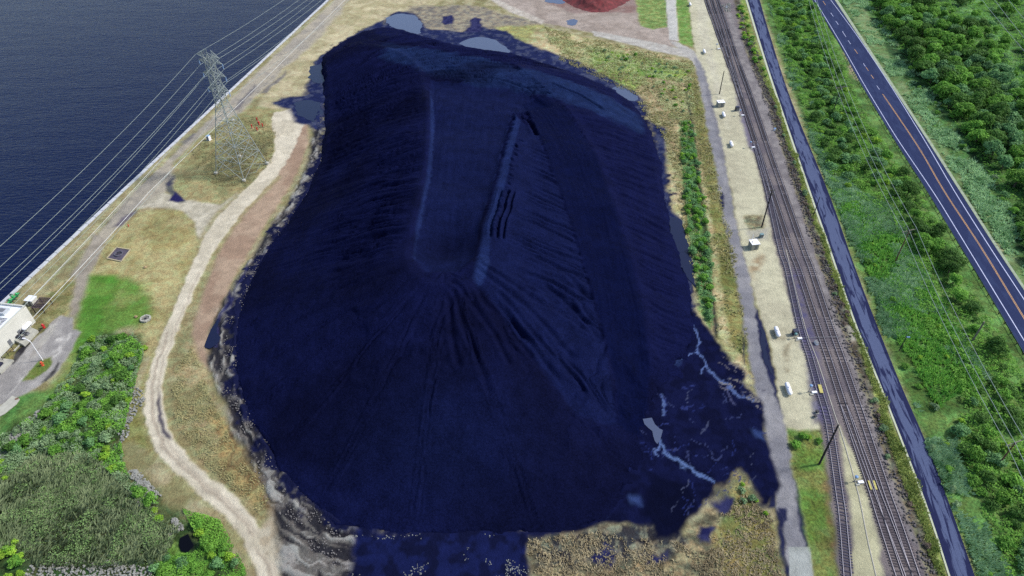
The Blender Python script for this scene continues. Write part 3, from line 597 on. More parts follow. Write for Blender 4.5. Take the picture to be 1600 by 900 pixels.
me = np_mesh('coal_pile', np.stack([PX, PY, PZ], -1).reshape(-1, 3)[u], inv.reshape(-1, 4))
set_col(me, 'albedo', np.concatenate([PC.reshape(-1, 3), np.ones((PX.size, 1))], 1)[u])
def coal_material():
    mt, t, b = nodes_of('coal')
    tc = N(t, 'ShaderNodeNewGeometry').outputs['Position']
    at = N(t, 'ShaderNodeVertexColor', layer_name='albedo')
    n1 = noise(t, tc, 1.9, 5, .8); n2 = noise(t, tc, .22, 4, .6); n5 = noise(t, tc, 6.0, 3, .8)
    f = maprange(t, mathn(t, 'ADD', mathn(t, 'MULTIPLY', n1, .5), mathn(t, 'ADD', mathn(t, 'MULTIPLY', n5, .25), mathn(t, 'MULTIPLY', n2, .25))), .37, .63, .4, 1.7)
    cr = N(t, 'ShaderNodeCombineColor')
    for i in range(3): t.links.new(f, cr.inputs[i])
    t.links.new(mixc(t, 1.0, at.outputs[0], cr.outputs[0], 'MULTIPLY'), b.inputs['Base Color'])
    b.inputs['Roughness'].default_value = .9; b.inputs['Specular IOR Level'].default_value = .02
    bump(t, b, n1, .8, .4); return mt
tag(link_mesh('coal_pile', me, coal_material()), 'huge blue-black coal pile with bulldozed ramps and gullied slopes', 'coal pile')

# red soil heap at the far edge
def mound(name, poly, hgt, mt, seed, label, cat):
    P = GP(poly); x0, x1 = min(p[0] for p in P) - 1, max(p[0] for p in P) + 1; y0, y1 = min(p[1] for p in P) - 1, max(p[1] for p in P) + 1
    gx, gy = np.meshgrid(np.arange(x0, x1, .7), np.arange(y0, y1, .9)); d = poly_sd(gx + (fbm(gx, gy, 3, seed) - .5) * 3, gy + (fbm(gx, gy, 3, seed + 1) - .5) * 3, P)
    gz = hgt * sstep(0, 12, d) * (.6 + .8 * fbm(gx, gy, 5, seed + 2)) + np.where(d > 0, .03, -.3)
    ix = np.arange(gx.size).reshape(gx.shape); kp = d[:-1, :-1] > -.8
    q_ = np.stack([ix[:-1, :-1], ix[:-1, 1:], ix[1:, 1:], ix[1:, :-1]], -1)[kp]; u_, iv = np.unique(q_, return_inverse=True)
    return tag(link_mesh(name, np_mesh(name, np.stack([gx, gy, gz], -1).reshape(-1, 3)[u_], iv.reshape(-1, 4)), mt), label, cat)
mound('soil_heap', [(880, 2), (900, 13), (925, 20), (950, 18), (965, 12), (985, 0), (1000, -22), (975, -50), (880, -50), (872, -20)], 4.5, mat('red_soil', (112, 40, 42), .95, .55, .5), 5, 'low heap of dark red soil on the bare yard at the far edge', 'soil heap')

# standing water
M_blackpool = water_material('black_pool_surface', alb((10, 12, 20)), .3, .3, .03, .2)
def pool(poly, mt, z=.035, name='puddle'):
    pl = []
    P = [G(a, b) for a, b in poly]; P = smooth_line(P + [P[0]], 1.2)[:-1]
    for i, p in enumerate(P):
        j = float(fbm(np.array([p.x]), np.array([p.y]), 3.5, 7)[0] - .5) * 3; pl.append((p.x + j, p.y + j * .8, z))
    mb = MB(); mb.add(pl, [tuple(range(len(pl)))]); return tag(mb.build(name, mt), kind='structure')
pool([(604, 28), (620, 22), (640, 23), (654, 30), (659, 42), (656, 52), (644, 54), (630, 48), (616, 44), (606, 36)], M_puddle, .05)
pool([(716, 68), (735, 60), (757, 58), (775, 64), (792, 74), (794, 83), (776, 86), (752, 82), (732, 76)], M_puddle, .05)
pool([(484, 104), (500, 102), (505, 115), (506, 128), (492, 130), (484, 120)], M_darkpool, .05)
pool([(462, 160), (482, 156), (500, 162), (503, 178), (498, 190), (480, 188), (466, 176)], M_darkpool, .05)
pool([(1044, 340), (1062, 345), (1075, 378), (1083, 415), (1086, 450), (1078, 436), (1066, 424), (1056, 392), (1048, 372)], M_darkpool, .12)
pool([(1008, 652), (1022, 650), (1027, 660), (1033, 668), (1031, 688), (1027, 694), (1019, 682), (1016, 668)], M_puddle, .05)
pool([(886, 32), (897, 30), (903, 36), (896, 40), (886, 38)], M_puddle, .05)
pool([(848, -12), (880, -12), (884, 4), (866, 5), (852, 2)], M_puddle, .05)
pool([(1186, 505), (1192, 520), (1202, 560), (1208, 585), (1199, 572), (1190, 545)], M_darkpool, .05)
pool([(326, 520), (336, 500), (340, 520), (341, 538), (325, 543)], M_darkpool, .2)
pool([(956, 138), (968, 134), (984, 140), (996, 156), (982, 156), (968, 148)], M_puddle, .05)
pool([(280, 842), (292, 836), (304, 840), (308, 850), (300, 860), (286, 860)], M_blackpool, .12, 'pond')
# ------------------------------------------------------------------ trail and highway
def strip(name, L, R_, z, mt, step=3.0):
    """surface between a left and a right edge, both given in image pixels"""
    a = smooth_line([G(*p) for p in L], 1e9); n = 0
    def dens(pts):
        P = [G(*p) for p in pts]; out = smooth_line(P, step); return out
    A_ = dens(L); B_ = dens(R_)
    def res(P, n):
        c = [0]
        for i in range(1, len(P)): c.append(c[-1] + (P[i] - P[i - 1]).length)
        o = []
        for k in range(n):
            t = c[-1] * k / (n - 1); i = max(j for j in range(len(c)) if c[j] <= t + 1e-6); i = min(i, len(P) - 2)
            f = (t - c[i]) / max(1e-6, c[i + 1] - c[i]); o.append(P[i].lerp(P[i + 1], f))
        return o, c[-1]
    n = max(8, int(600 / step)); A2, la = res(A_, n); B2, lb = res(B_, n)
    vs = []; uv = []
    for k in range(n):
        for p, u_ in ((A2[k], 0), (B2[k], 1)): vs.append((p.x, p.y, z)); uv.append((u_, la * k / (n - 1)))
    me = bpy.data.meshes.new(name); fs = [(2 * k, 2 * k + 1, 2 * k + 3, 2 * k + 2) for k in range(n - 1)]
    me.from_pydata(vs, [], fs); ul = me.uv_layers.new(name='along')
    for l in me.loops: ul.data[l.index].uv = uv[l.vertex_index]
    me.update()
    return tag(link_mesh(name, me, mt), kind='structure'), A2, B2
def ext(pts, d0=-60, d1=990):
    (a, b), (c, d) = pts[0], pts[1]; e = (a + (c - a) * (d0 - b) / (d - b), d0)
    (a, b), (c, d) = pts[-2], pts[-1]; f = (c + (c - a) * (d1 - d) / (d - b), d1)
    return [e] + list(pts) + [f]
def asphalt(name, dark, light, patchy, th):
    mt, t, b = nodes_of(name)
    uv = N(t, 'ShaderNodeUVMap', uv_map='along').outputs[0]
    mp = N(t, 'ShaderNodeMapping'); mp.inputs['Scale'].default_value = (5.2, .085, 1); t.links.new(uv, mp.inputs[0])
    n1 = noise(t, mp.outputs[0], 1.0, 6, .62, .7)
    pos = N(t, 'ShaderNodeNewGeometry').outputs['Position']; n2 = noise(t, pos, 3.0, 4, .7); n3 = noise(t, pos, .016, 1, .5)
    s = N(t, 'ShaderNodeSeparateXYZ'); t.links.new(uv, s.inputs[0])
    edge = mathn(t, 'MULTIPLY', mathn(t, 'POWER', mathn(t, 'ABSOLUTE', mathn(t, 'SUBTRACT', s.outputs[0], .5)), 3), 2.0)
    v = mathn(t, 'SUBTRACT', mathn(t, 'ADD', mathn(t, 'MULTIPLY', n1, .8), mathn(t, 'MULTIPLY', n3, .2)), mathn(t, 'MULTIPLY', edge, 1.0 if patchy > .5 else .1))
    f = maprange(t, v, th - .02, th + .03, 0, 1)
    col = mixc(t, mathn(t, 'MULTIPLY', f, patchy), alb(dark), alb(light))
    cr = N(t, 'ShaderNodeCombineColor'); g = maprange(t, n2, .3, .7, .82, 1.18)
    for i in range(3): t.links.new(g, cr.inputs[i])
    t.links.new(mixc(t, 1., col, cr.outputs[0], 'MULTIPLY'), b.inputs['Base Color'])
    t.links.new(maprange(t, f, 0, 1, .8, .92), b.inputs['Roughness']); b.inputs['Specular IOR Level'].default_value = .08
    bump(t, b, n2, .3, .05); return mt
TL = [(1168, 0), (1203, 113), (1266, 297), (1294, 377), (1336, 500), (1376, 600), (1420, 713), (1456, 810), (1485, 900)]
TR = [(1187, 0), (1200, 45), (1233, 148), (1294, 300), (1333, 410), (1367, 500), (1407, 600), (1447, 692), (1483, 787), (1523, 900)]
strip('asphalt_trail', ext(TL), ext(TR), .03, asphalt('wet_asphalt', (32, 38, 76), (88, 98, 130), 1.0, .44))
strip('pavement_edge', ext([(a - 3.2, b) for a, b in TL]), ext([(a - .2, b) for a, b in TL]), .026, mat('pale_kerb', (192, 198, 170), .8, .12, .5))
HL = [(1270, 0), (1312, 70), (1345, 130), (1400, 222), (1450, 300), (1487, 362), (1531, 435), (1600, 552)]
HW = [(1273, 0), (1315, 70), (1349, 130), (1373, 170), (1404, 220), (1458, 300), (1494, 358), (1533, 422), (1600, 532)]
HO = [(1285, 0), (1338, 82), (1378, 145), (1433, 227), (1476, 300), (1533, 387), (1600, 497)]
HV = [(1298, 0), (1340, 57), (1387, 127), (1440, 212), (1492, 300), (1547, 387), (1600, 468)]
HR = [(1304, 0), (1367, 96), (1434, 197), (1500, 300), (1553, 383), (1600, 454)]
strip('highway', ext(HL, -50, 860), ext(HR, -50, 760), .05, asphalt('road_asphalt', (38, 49, 88), (60, 72, 108), .5, .5))
strip('road_shoulder', ext([(a + .3, b) for a, b in HR], -50, 760), ext([(a + 5, b) for a, b in HR], -50, 760), .04, mat('pale_shoulder', (158, 170, 142), .9, .25, .6))
M_white = mat('white_line_paint', (205, 210, 240), .6, .12, .7); M_orange = mat('orange_line_paint', (216, 160, 82), .6, .2, .4)
def line_w(name, pts, w_, mt, d0, d1, z=.056):
    P = smooth_line([G(*p) for p in ext(pts, d0, d1)], 4.0); mb = MB(); vs = []
    for k, p in enumerate(P):
        d = (P[min(k + 1, len(P) - 1)] - P[max(k - 1, 0)]).normalized(); nn = Vector((-d.y, d.x, 0)) * w_ / 2
        vs += [p + nn + Vector((0, 0, z)), p - nn + Vector((0, 0, z))]
    mb.add(vs, [(2 * k, 2 * k + 1, 2 * k + 3, 2 * k + 2) for k in range(len(P) - 1)]); return tag(mb.build(name, mt), kind='structure')
line_w('road_marking', HW, .26, M_white, -50, 800); line_w('road_marking', HV, .26, M_white, -50, 760)
P = smooth_line([G(*p) for p in ext([(1379, 147), (1433, 227), (1476, 300), (1533, 387), (1600, 497)], 147.5, 780)], 4.0)
for off in (-.17, .17):
    mb = MB(); vs = []
    for k, p in enumerate(P):
        d = (P[min(k + 1, len(P) - 1)] - P[max(k - 1, 0)]).normalized(); nn = Vector((-d.y, d.x, 0))
        vs += [p + nn * (off + .075) + Vector((0, 0, .057)), p + nn * (off - .075) + Vector((0, 0, .057))]
    mb.add(vs, [(2 * k, 2 * k + 1, 2 * k + 3, 2 * k + 2) for k in range(len(P) - 1)]); tag(mb.build('road_marking', M_orange), kind='structure')
for a, b, c, d, mt in ((1286, 2, 1290, 8, M_orange), (1298, 20, 1302, 26, M_white), (1306, 33, 1310, 39, M_white), (1316, 49, 1322, 58, M_white), (1325, 63, 1329, 69, M_white), (1335, 77, 1340, 84, M_orange), (1353, 105, 1357, 111, M_orange), (1361, 117, 1365, 123, M_orange), (1370, 134, 1374, 140, M_white), (1352, 104, 1349, 99, M_white)):
    p = G(a, b); q = G(c, d); u = (q - p).normalized(); nn = Vector((-u.y, u.x, 0)) * .11; z = Vector((0, 0, .057))
    mb = MB(); mb.add([p + nn + z, p - nn + z, q - nn + z, q + nn + z], [(0, 1, 2, 3)]); tag(mb.build('road_marking', mt), kind='structure')

# guardrail
M_steel = mat('galvanised_steel', (150, 158, 168), .45, .15, 2, .4); M_dkwood = mat('dark_timber', (62, 56, 54), .85, .3, 3)
P = smooth_line([G(a - 1.5, b) for a, b in ext([(1322, 88), (1345, 131), (1400, 223), (1450, 302), (1487, 364), (1531, 437), (1600, 554)], 88.2, 700)], 2.0)
P = [P[0]] + [P[i] for i in range(1, len(P))]
gr = empty('guardrail', P[0], 0, 'grey steel guardrail on short dark posts along the west edge of the highway', 'guardrail')
inv = Matrix.Translation(-P[0])
mb = MB(); vs = []
for k, p in enumerate(P):
    for z in (.52, .60, .66, .74, .80): 
        d = (P[min(k + 1, len(P) - 1)] - P[max(k - 1, 0)]).normalized(); nn = Vector((d.y, -d.x, 0)) * (.05 if z in (.60, .74) else 0)
        vs.append(p - P[0] + nn + Vector((0, 0, z)))
mb.add(vs, [(5 * k + j, 5 * k + j + 1, 5 * k + j + 6, 5 * k + j + 5) for k in range(len(P) - 1) for j in range(4)]); mb.build('rail', M_steel, gr)
pst = MB().box((0, 0, .4), (.2, .2, .85)).build('post', M_dkwood, gr)
pp = [p for p in P if p.y > 0]
acc = 0; spots = [P[0]]
for k in range(1, len(P)):
    if (P[k] - spots[-1]).length > 2.35: spots.append(P[k])
vis = [s for s in spots if s.y > 95]
vis.sort(key=lambda s: -s.y); vis = vis[-100:] if len(vis) > 100 else vis
for i, s in enumerate(vis):
    o = pst if i == 0 else pst.copy()
    if i: C.objects.link(o); o.parent = gr
    o.location = s - P[0] + Vector((-.22, 0, 0))
rest = [s for s in spots if s.y > 95 and s not in vis]
if rest:
    mb = MB()
    for s in rest: mb.box(tuple(s - P[0] + Vector((-.22, 0, .4))), (.2, .2, .85))
    tag(mb.build('post', M_dkwood, gr), kind='stuff')

# ------------------------------------------------------------------ railway
M_rail = mat('worn_rail_steel', (186, 180, 186), .35, .15, 1.5, .3); M_tie = mat('weathered_sleeper', (70, 62, 68), .9, .35, 1.2)
M_tie2 = mat('bluish_sleeper', (66, 64, 84), .9, .35, 1.2)
def track(label, pts, mt=M_tie, tie_len=2.6):
    P = smooth_line([G(*p) for p in pts], .6); P.sort(key=lambda p: p.y)
    o0 = P[0].copy(); root = empty('railway_track', o0, 0, label, 'railway track', 'tracks of the railway line')
    nn = []
    for k in range(len(P)):
        d = (P[min(k + 3, len(P) - 1)] - P[max(k - 3, 0)]).normalized(); nn.append(Vector((d.y, -d.x, 0)))
    for s in (-1, 1):
        mb = MB(); vs = []
        for k, p in enumerate(P):
            for dx, z in ((-.07, .1), (-.045, .26), (.045, .26), (.07, .1)): vs.append(p - o0 + nn[k] * (s * .75 + dx) + Vector((0, 0, z)))
        mb.add(vs, [(4 * k + j, 4 * k + j + 1, 4 * k + j + 5, 4 * k + j + 4) for k in range(len(P) - 1) for j in range(3)]); mb.build('rail', M_rail, root)
    spots = []; last = None
    for k, p in enumerate(P):
        if last is None or (p - last).length >= .58: spots.append((p, math.atan2(nn[k].y, nn[k].x))); last = p
    me0 = None; mb = MB()
    for i, (p, a) in enumerate(spots):
        j = random.uniform(-.03, .03); q = p - o0 + Vector((0, 0, .07))
        if i < 100:
            if me0 is None: o = MB().box((0, 0, 0), (tie_len, .26, .14)).build('sleeper', mt, root); me0 = o.data
            else: o = bpy.data.objects.new('sleeper', me0); C.objects.link(o); o.parent = root
            o.location = q; o.rotation_euler.z = a + j
        else: mb.box(tuple(q), (tie_len, .26, .14), a + j)
    if mb.v: tag(mb.build('sleeper', mt, root), kind='stuff')
    return root
T1 = [(1102, -60), (1121, 0), (1136, 45), (1150, 88), (1172.5, 150), (1203, 240), (1224, 300), (1255.5, 390), (1267, 420), (1297, 510), (1315, 560), (1346, 650), (1356, 680), (1386, 770), (1400.5, 810), (1431, 900), (1448, 950)]
T2 = [(1094, -60), (1112, 0), (1127, 45), (1139.5, 88), (1157, 150), (1186, 240), (1206, 300), (1235.5, 390), (1247, 420), (1277, 510), (1294, 560), (1323, 650), (1333, 680), (1363, 770), (1375.5, 810), (1405, 900), (1422, 950)]
T3 = [(1180, 225), (1190, 262), (1200, 300), (1220, 390), (1230, 420), (1250.5, 510), (1266, 560), (1280, 610), (1292, 650), (1298, 680), (1311, 770), (1316.5, 810), (1324, 900), (1328, 950)]
T4 = [(1085, -60), (1103, 0), (1119, 45), (1134.5, 88), (1147, 122), (1157, 152)]
T5 = [(1316, 629), (1327, 655), (1340, 690), (1370.5, 770), (1386, 810), (1420, 900), (1438, 950)]
track('easternmost railway track, beside the dark weeds next to the asphalt trail', T1)
track('main railway track running just west of the easternmost track', T2)
track('railway track with bluish sleepers beside the pale gravel yard and the green verge', T3, M_tie2)
track('short railway track at the far edge joining the main track near the small signal masts', T4)
track('railway track splitting off in the foreground between the two mainline tracks', T5)
cb = MB(); cb.path([p + Vector((0, 0, .03)) for p in smooth_line([G(1228, 390), G(1257.5, 510), G(1276, 560), G(1305, 650), G(1313, 672), G(1330, 730), G(1342, 775), G(1357, 850), G(1370, 905), G(1376, 940)], 4)], .13, 5)
tag(cb.build('cable_conduit', mat('pale_conduit', (200, 194, 178), .7, .1)), 'thin pale conduit lying along the strip between the railway tracks', 'conduit')
M_yellow = mat('yellow_plank', (196, 184, 96), .7, .3, 2); 
for a, b, c, d, lab in ((1356.5, 752, 1361, 766, 'left yellow strip lying between the rails near the small white signal'), (1364.5, 752, 1369, 766, 'right yellow strip lying between the rails near the small white signal'), (1280, 602, 1283.5, 615, 'broad pale yellow plank between the rails beside the switch machine')):
    p = G(a, b); q = G(c, d); u = (q - p); ob = MB().box((0, 0, 0), (.42 if a > 1300 else .9, u.length, .12)).build('crossing_plank', M_yellow); ob.location = (p + q) / 2 + Vector((0, 0, .26)); ob.rotation_euler.z = math.atan2(u.y, u.x) - math.pi / 2
    tag(ob, lab, 'plank', 'yellow planks on the tracks')

# propane style white tanks
M_wtank = mat('white_tank_paint', (240, 238, 240), .4, .05, .5, 0, .8); M_grey = mat('grey_metal', (122, 124, 128), .6, .2); M_black = mat('black_metal', (30, 30, 38), .6, .2); M_conc = mat('pale_concrete', (186, 184, 170), .9, .15, 1)
M_navy = mat('dark_navy_cabinet', (26, 28, 60), .5, .2)
def tank(a, b, L, lab):
    p = G(a, b); u = G(a + 3.2, b + 9) - G(a - 3.2, b - 9); r = empty('storage_tank', p, math.atan2(u.y, u.x), lab, 'tank', 'white horizontal tanks along the gravel yard')
    R_ = .62; pr = [(.05, -L / 2), (.35, -L / 2 + .1), (.55, -L / 2 + .35), (R_, -L / 2 + .7), (R_, L / 2 - .7), (.55, L / 2 - .35), (.35, L / 2 - .1), (.05, L / 2)]
    MB().lathe(pr, (0, 0, 1.0), 16, 'X').build('tank_shell', M_wtank, r, True)
    for s in (-1, 1): MB().box((s * L * .3, 0, .25), (.3, 1.1, .5)).build('saddle', M_conc, r)
    MB().lathe([(.18, 1.55), (.2, 1.72), (.1, 1.8)], (0, 0, 0), 10).build('valve_dome', M_wtank, r)
tank(1078, 9, 3.6, 'white tank at the far edge, at the top left corner of the gravel yard')
tank(1100, 83, 4.2, 'white tank at the junction where the pale gravel path meets the yard')
tank(1130, 182, 4.0, 'white tank just in front of the small far hut')
tank(1142, 228, 4.0, 'white tank standing alone midway between the far hut and the tall dark pole')
tank(1213, 522, 4.0, 'white tank with a dark stain round it, level with the navy cabinet')
tank(1230.5, 611, 4.2, 'nearest white tank, at the near end of the gravel yard')
# huts
def hut(a, b, w_, d, h, rz, lab, ant=False):
    p = G(a, b); r = empty('equipment_hut', p, rz, lab, 'hut', 'small white roofed huts in the gravel yard')
    MB().box((0, 0, h / 2), (w_, d, h)).build('wall', mat('hut_wall', (176, 174, 160), .8, .1), r)
    MB().box((0, 0, h + .08), (w_ + .35, d + .35, .16)).build('roof', M_wtank, r)
    MB().box((w_ * .1, -d / 2 - .02, h * .42), (.8, .05, h * .8)).build('door', M_grey, r)
    MB().box((-w_ * .3, 0, h + .22), (.4, .4, .14)).build('roof_vent', M_grey, r)
    if ant: MB().bar((-w_ * .1, d * .5, h), (-w_ * .1, d * .5 , h + 2.2), .07).build('mast', M_wtank, r)
hut(1125, 166, 2.9, 2.4, 2.2, .1, 'far white roofed hut standing above a white tank')
hut(1176.5, 387, 2.5, 2.6, 2.3, .15, 'near white roofed hut beside the foot of the tall dark pole', True)
def cab(name, a, b, dims, mt, lab, cat, rz=.15):
    r = empty(name, G(a, b), rz, lab, cat); w_, d, h = dims
    MB().box((0, 0, .1), (w_ + .3, d + .3, .2)).build('base', M_conc, r)
    MB().box((0, 0, .2 + h / 2), dims).build('cabinet', mt, r); MB().box((0, 0, .24 + h), (w_ + .12, d + .12, .08)).build('lid', mt, r)
    MB().box((0, -d / 2 - .02, .2 + h * .5), (w_ * .8, .04, h * .8)).build('door', M_grey if mt is not M_grey else M_black, r); return r
cab('signal_cabinet', 1151, 173, (1.5, 1.3, 1.7), M_navy, 'dark navy cabinet beside the far track near the far hut', 'cabinet')
cab('signal_cabinet', 1241, 523, (1.4, 1.2, 1.6), M_navy, 'dark navy cabinet beside the track, level with the stained white tank', 'cabinet')
cab('signal_cabinet', 1189, 371, (1.1, .9, 1.2), mat('teal_box', (120, 150, 152), .6, .2), 'pale teal grey cabinet at the foot of the tall dark pole', 'cabinet')
cab('small_box', 1276, 645, (.6, .6, .6), M_black, 'upper of two small black boxes by the near end of the yard', 'box')
cab('small_box', 1273, 652, (.6, .6, .5), M_black, 'lower of two small black boxes by the near end of the yard', 'box')
M_blue = mat('pale_blue_metal', (120, 160, 205), .5, .15)
def signal(a, b, dx, lab, hh=2.4, c=M_blue):
    r = empty('switch_signal', G(a, b), .1, lab, 'signal', 'switch machines beside the tracks')
    MB().bar((0, 0, 0), (0, 0, hh), .08, .06).build('mast', M_grey, r)
    MB().lathe([(.1, hh), (.38, hh + .1), (.4, hh + .45), (.12, hh + .6)], (0, 0, 0), 10).build('signal_head', c, r)
    MB().box((1.3 * dx, -.5, .45), (1.3, .6, .4)).build('switch_motor', M_wtank, r)
    MB().box((.9 * dx, 0, .3), (2.6, .16, .12)).build('operating_rod', M_grey, r)
    MB().box((.5 * dx, -.9, .16), (.9, .5, .3)).build('junction_box', M_conc, r)
signal(1119, 77, 1, 'pale switch machine beside the tracks just past the crossing gravel path')
signal(1155, 181, 1, 'switch machine with an arm reaching over the track beside the far navy cabinet')
signal(1171, 231, 1, 'switch machine with a crossbar midway along the far half of the tracks')
signal(1241, 529, 1, 'teal topped switch machine with a long rod in front of the near navy cabinet', 1.6, mat('teal_metal', (96, 150, 150), .5, .15))
signal(1263, 613, 1, 'cluttered switch machine beside the broad yellow plank')
signal(1334, 753, 1, 'nearest switch machine with a light blue head between the foreground tracks', 1.8, M_blue)
MB_ = MB().bar((0, 0, 0), (13, .6, 0), .06); o = MB_.build('long_rod', M_grey); o.location = G(1246, 530) + Vector((0, 0, .42)); tag(o, 'long thin rod crossing the tracks from the teal topped switch machine', 'rod')
r = empty('equipment_box', G(1275, 537), .15, 'small pale box on the ballast between the tracks', 'box'); MB().box((0, 0, .35), (.7, 1.3, .7)).build('case', M_wtank, r); MB().box((0, 0, .75), (.8, 1.4, .1)).build('lid', M_grey, r)
r = empty('relay_box', G(1135, 12), .15, 'pale relay box among white stones beside the far tracks', 'box'); MB().box((0, 0, .5), (.9, .8, 1)).build('case', M_wtank, r); MB().box((0, 0, 1.05), (1, .9, .1)).build('lid', M_grey, r)
r = empty('relay_box', G(1210, 204), .15, 'small white relay box in the dark weeds east of the far tracks', 'box'); MB().box((0, 0, .5), (.8, .6, 1)).build('case', M_wtank, r); MB().box((0, 0, 1.05), (.9, .7, .1)).build('lid', M_blue, r)

# poles
M_pole = mat('dark_pole_timber', (40, 36, 42), .9, .3, 1); M_rpole = mat('red_brown_pole', (112, 74, 60), .9, .3, 1); M_ppole = mat('grey_pole', (128, 122, 108), .9, .3, 1)
def height_for(a, b, ty):
    p = G(a, b); 
    for z in np.arange(.5, 80, .1):
        v = Vector((p.x, p.y, z - H)); k = v.dot(fw)
        if 450 - FPX * v.dot(up) / k <= ty: return float(z)
def pole(a, b, ty, mt, lab, arms=(), rad=.22, lamp=False, group=None):
    h = height_for(a, b, ty); r = empty('utility_pole', G(a, b), 0, lab, 'pole', group)
    MB().bar((0, 0, 0), (0, 0, h), rad, rad * .7, 8).build('pole_shaft', mt, r)
    for z, L, ang in arms:
        ca = MB().box((0, 0, 0), (L, .16, .2)).build('crossarm', M_ppole, r); ca.location = (0, .2, h - z); ca.rotation_euler.z = ang
        for s in (-.46, .46) if L < 5 else (-.48, -.05, .48):
            i_ = MB().bar((0, 0, .1), (0, 0, .55), .08, .05, 6).build('insulator', M_grey, ca); i_.location = (s * L, 0, 0)
    if lamp: MB().box((.5, 0, h - .2), (1.0, .3, .18)).build('lamp_head', M_blue, r)
    return h
pole(1124, 147, 111, M_pole, 'thin dark pole in the yard just beyond the far hut', rad=.24)
hB = pole(1190, 355, 297, M_pole, 'tall dark pole with crossarms leaning over the tracks beside the near hut', [(.3, 2.4, .1), (1.6, 2.0, .1)], .27)
pole(1280, 725, 664, M_pole, 'tall bare dark pole rising from the green verge across the single track', rad=.27)
pole(1271, 337, 308, M_pole, 'short dark pole on the grass verge beside the pale edge of the asphalt trail', rad=.17)
FG = 'pole line across the green strip'
a1 = math.radians(28)
def up_pos(a, b, ty): h = height_for(a, b, ty); p = G(a, b); return p, h
FP = [(1301, 177, 136), (1399, 408, 360), (1559, 727, 692)]
labs = ['dark pole with crossarm in thick shrubs, farthest of the pole line with wires', 'red-brown pole with crossarm in the open meadow of the green strip', 'red-brown pole with crossarm in dense shrubs, nearest of the pole line with wires']
for (a, b, ty), lb, mt in zip(FP, labs, (M_pole, M_rpole, M_rpole)): pole(a, b, ty, mt, lb, [(.3, 5.4, .32), (1.3, 2.6, .32)], .2, group=FG)
pole(1518, 535, 503, M_ppole, 'bare weathered grey pole stub standing at a tree beside the highway', rad=.28)
pole(1405, 548, 526, M_pole, 'short dark pole with a small pale blue lamp in the meadow', rad=.14, lamp=True)
M_wire = mat('pale_wire', (170, 184, 176), .5, .02); M_wire2 = mat('bright_wire', (214, 214, 206), .5, .02)
def wire(pts, sag, label, rad=.065, mt=M_wire, group=None):
    mb = MB(); o0 = Vector(pts[0]); L = []
    for k in range(len(pts) - 1):
        A_, B_ = Vector(pts[k]), Vector(pts[k + 1]); n = 24
        for i in range(n + (k == len(pts) - 2)):
            t = i / n; L.append(A_.lerp(B_, t) - Vector((0, 0, 4 * sag * t * (1 - t))) - o0)
    mb.path(L, rad, 5); o = mb.build('power_line', mt); o.location = o0; return tag(o, label, 'power line', group)
tops = []
for a, b, ty in FP: p, h = up_pos(a, b, ty); tops.append((p, h))
d0 = (tops[1][0] - tops[0][0]); farp = tops[0][0] + d0.normalized() * 0 + (tops[0][0] - tops[1][0]) * 1.6; farp = G(1251, -8); farp.z = 0
dn = tops[2][0] - tops[1][0]; nearp = tops[2][0] + dn * 1.1
allp = [(farp, 12.0)] + tops + [(nearp, tops[2][1])]
for s, lb in ((-.48, 'left wire of the pole line over the green strip'), (-.05, 'middle wire of the pole line over the green strip'), (.48, 'right wire of the pole line over the green strip')):
    pts = []
    for p, h in allp: pts.append((p.x + s * 5.4 * math.cos(.32), p.y + .2 + s * 5.4 * math.sin(.32), h + .25))
    wire(pts, 1.6, lb, group='wires of the pole line')
for i, (a, b, c, d) in enumerate(((1530, -8, 1615, 92), (1550, -8, 1615, 72), (1572, -8, 1615, 42))):
    p = G(a, b, 14); q = G(c, d, 14); wire([tuple(p - (q - p) * .3), tuple(q + (q - p) * .6)], 1, ('lowest', 'middle', 'highest')[i] + ' of three wires crossing the far right corner above the woods', .08, group='wires in the far right corner')

# ------------------------------------------------------------------ lattice tower
base = [G(*p) for p in ((344, 273), (387, 284), (412, 255), (369, 244))]
ctr = sum(base, Vector()) / 4
HT = height_for(378, 264, 82)
ax = ((base[1] - base[0]) + (base[2] - base[3])).normalized(); ay = Vector((-ax.y, ax.x, 0))
tw = empty('transmission_tower', ctr, 0, 'tall grey steel lattice transmission tower standing by the river road', 'transmission tower')
M_tower = mat('tower_steel', (168, 178, 174), .6, .1, 1, .1)
wb = ((base[1] - base[0]).length + (base[3] - base[0]).length) / 4
def tz(z):       # half width at height
    zw = HT * .60
    return wb + (1.55 - wb) * z / zw if z < zw else 1.55 + (1.0 - 1.55) * (z - zw) / (HT - zw)
def cor(i, z):
    s, t = ((-1, -1), (1, -1), (1, 1), (-1, 1))[i]; h_ = tz(z); return ax * s * h_ + ay * t * h_ + Vector((0, 0, z))
lv = [0, HT * .14, HT * .27, HT * .38, HT * .47, HT * .54, HT * .60] + [HT * (.60 + .055 * k) for k in range(1, 7)] + [HT * .97]
for i in range(4):
    mb = MB()
    for a, b in zip(lv[:-1], lv[1:]): mb.bar(cor(i, a), cor(i, b), .16, .15, 4)
    mb.build('leg', M_tower, tw)
    f = MB().lathe([(.75, 0), (.7, .7), (.5, .8)], tuple(cor(i, 0)), 12).build('footing', M_conc, tw)
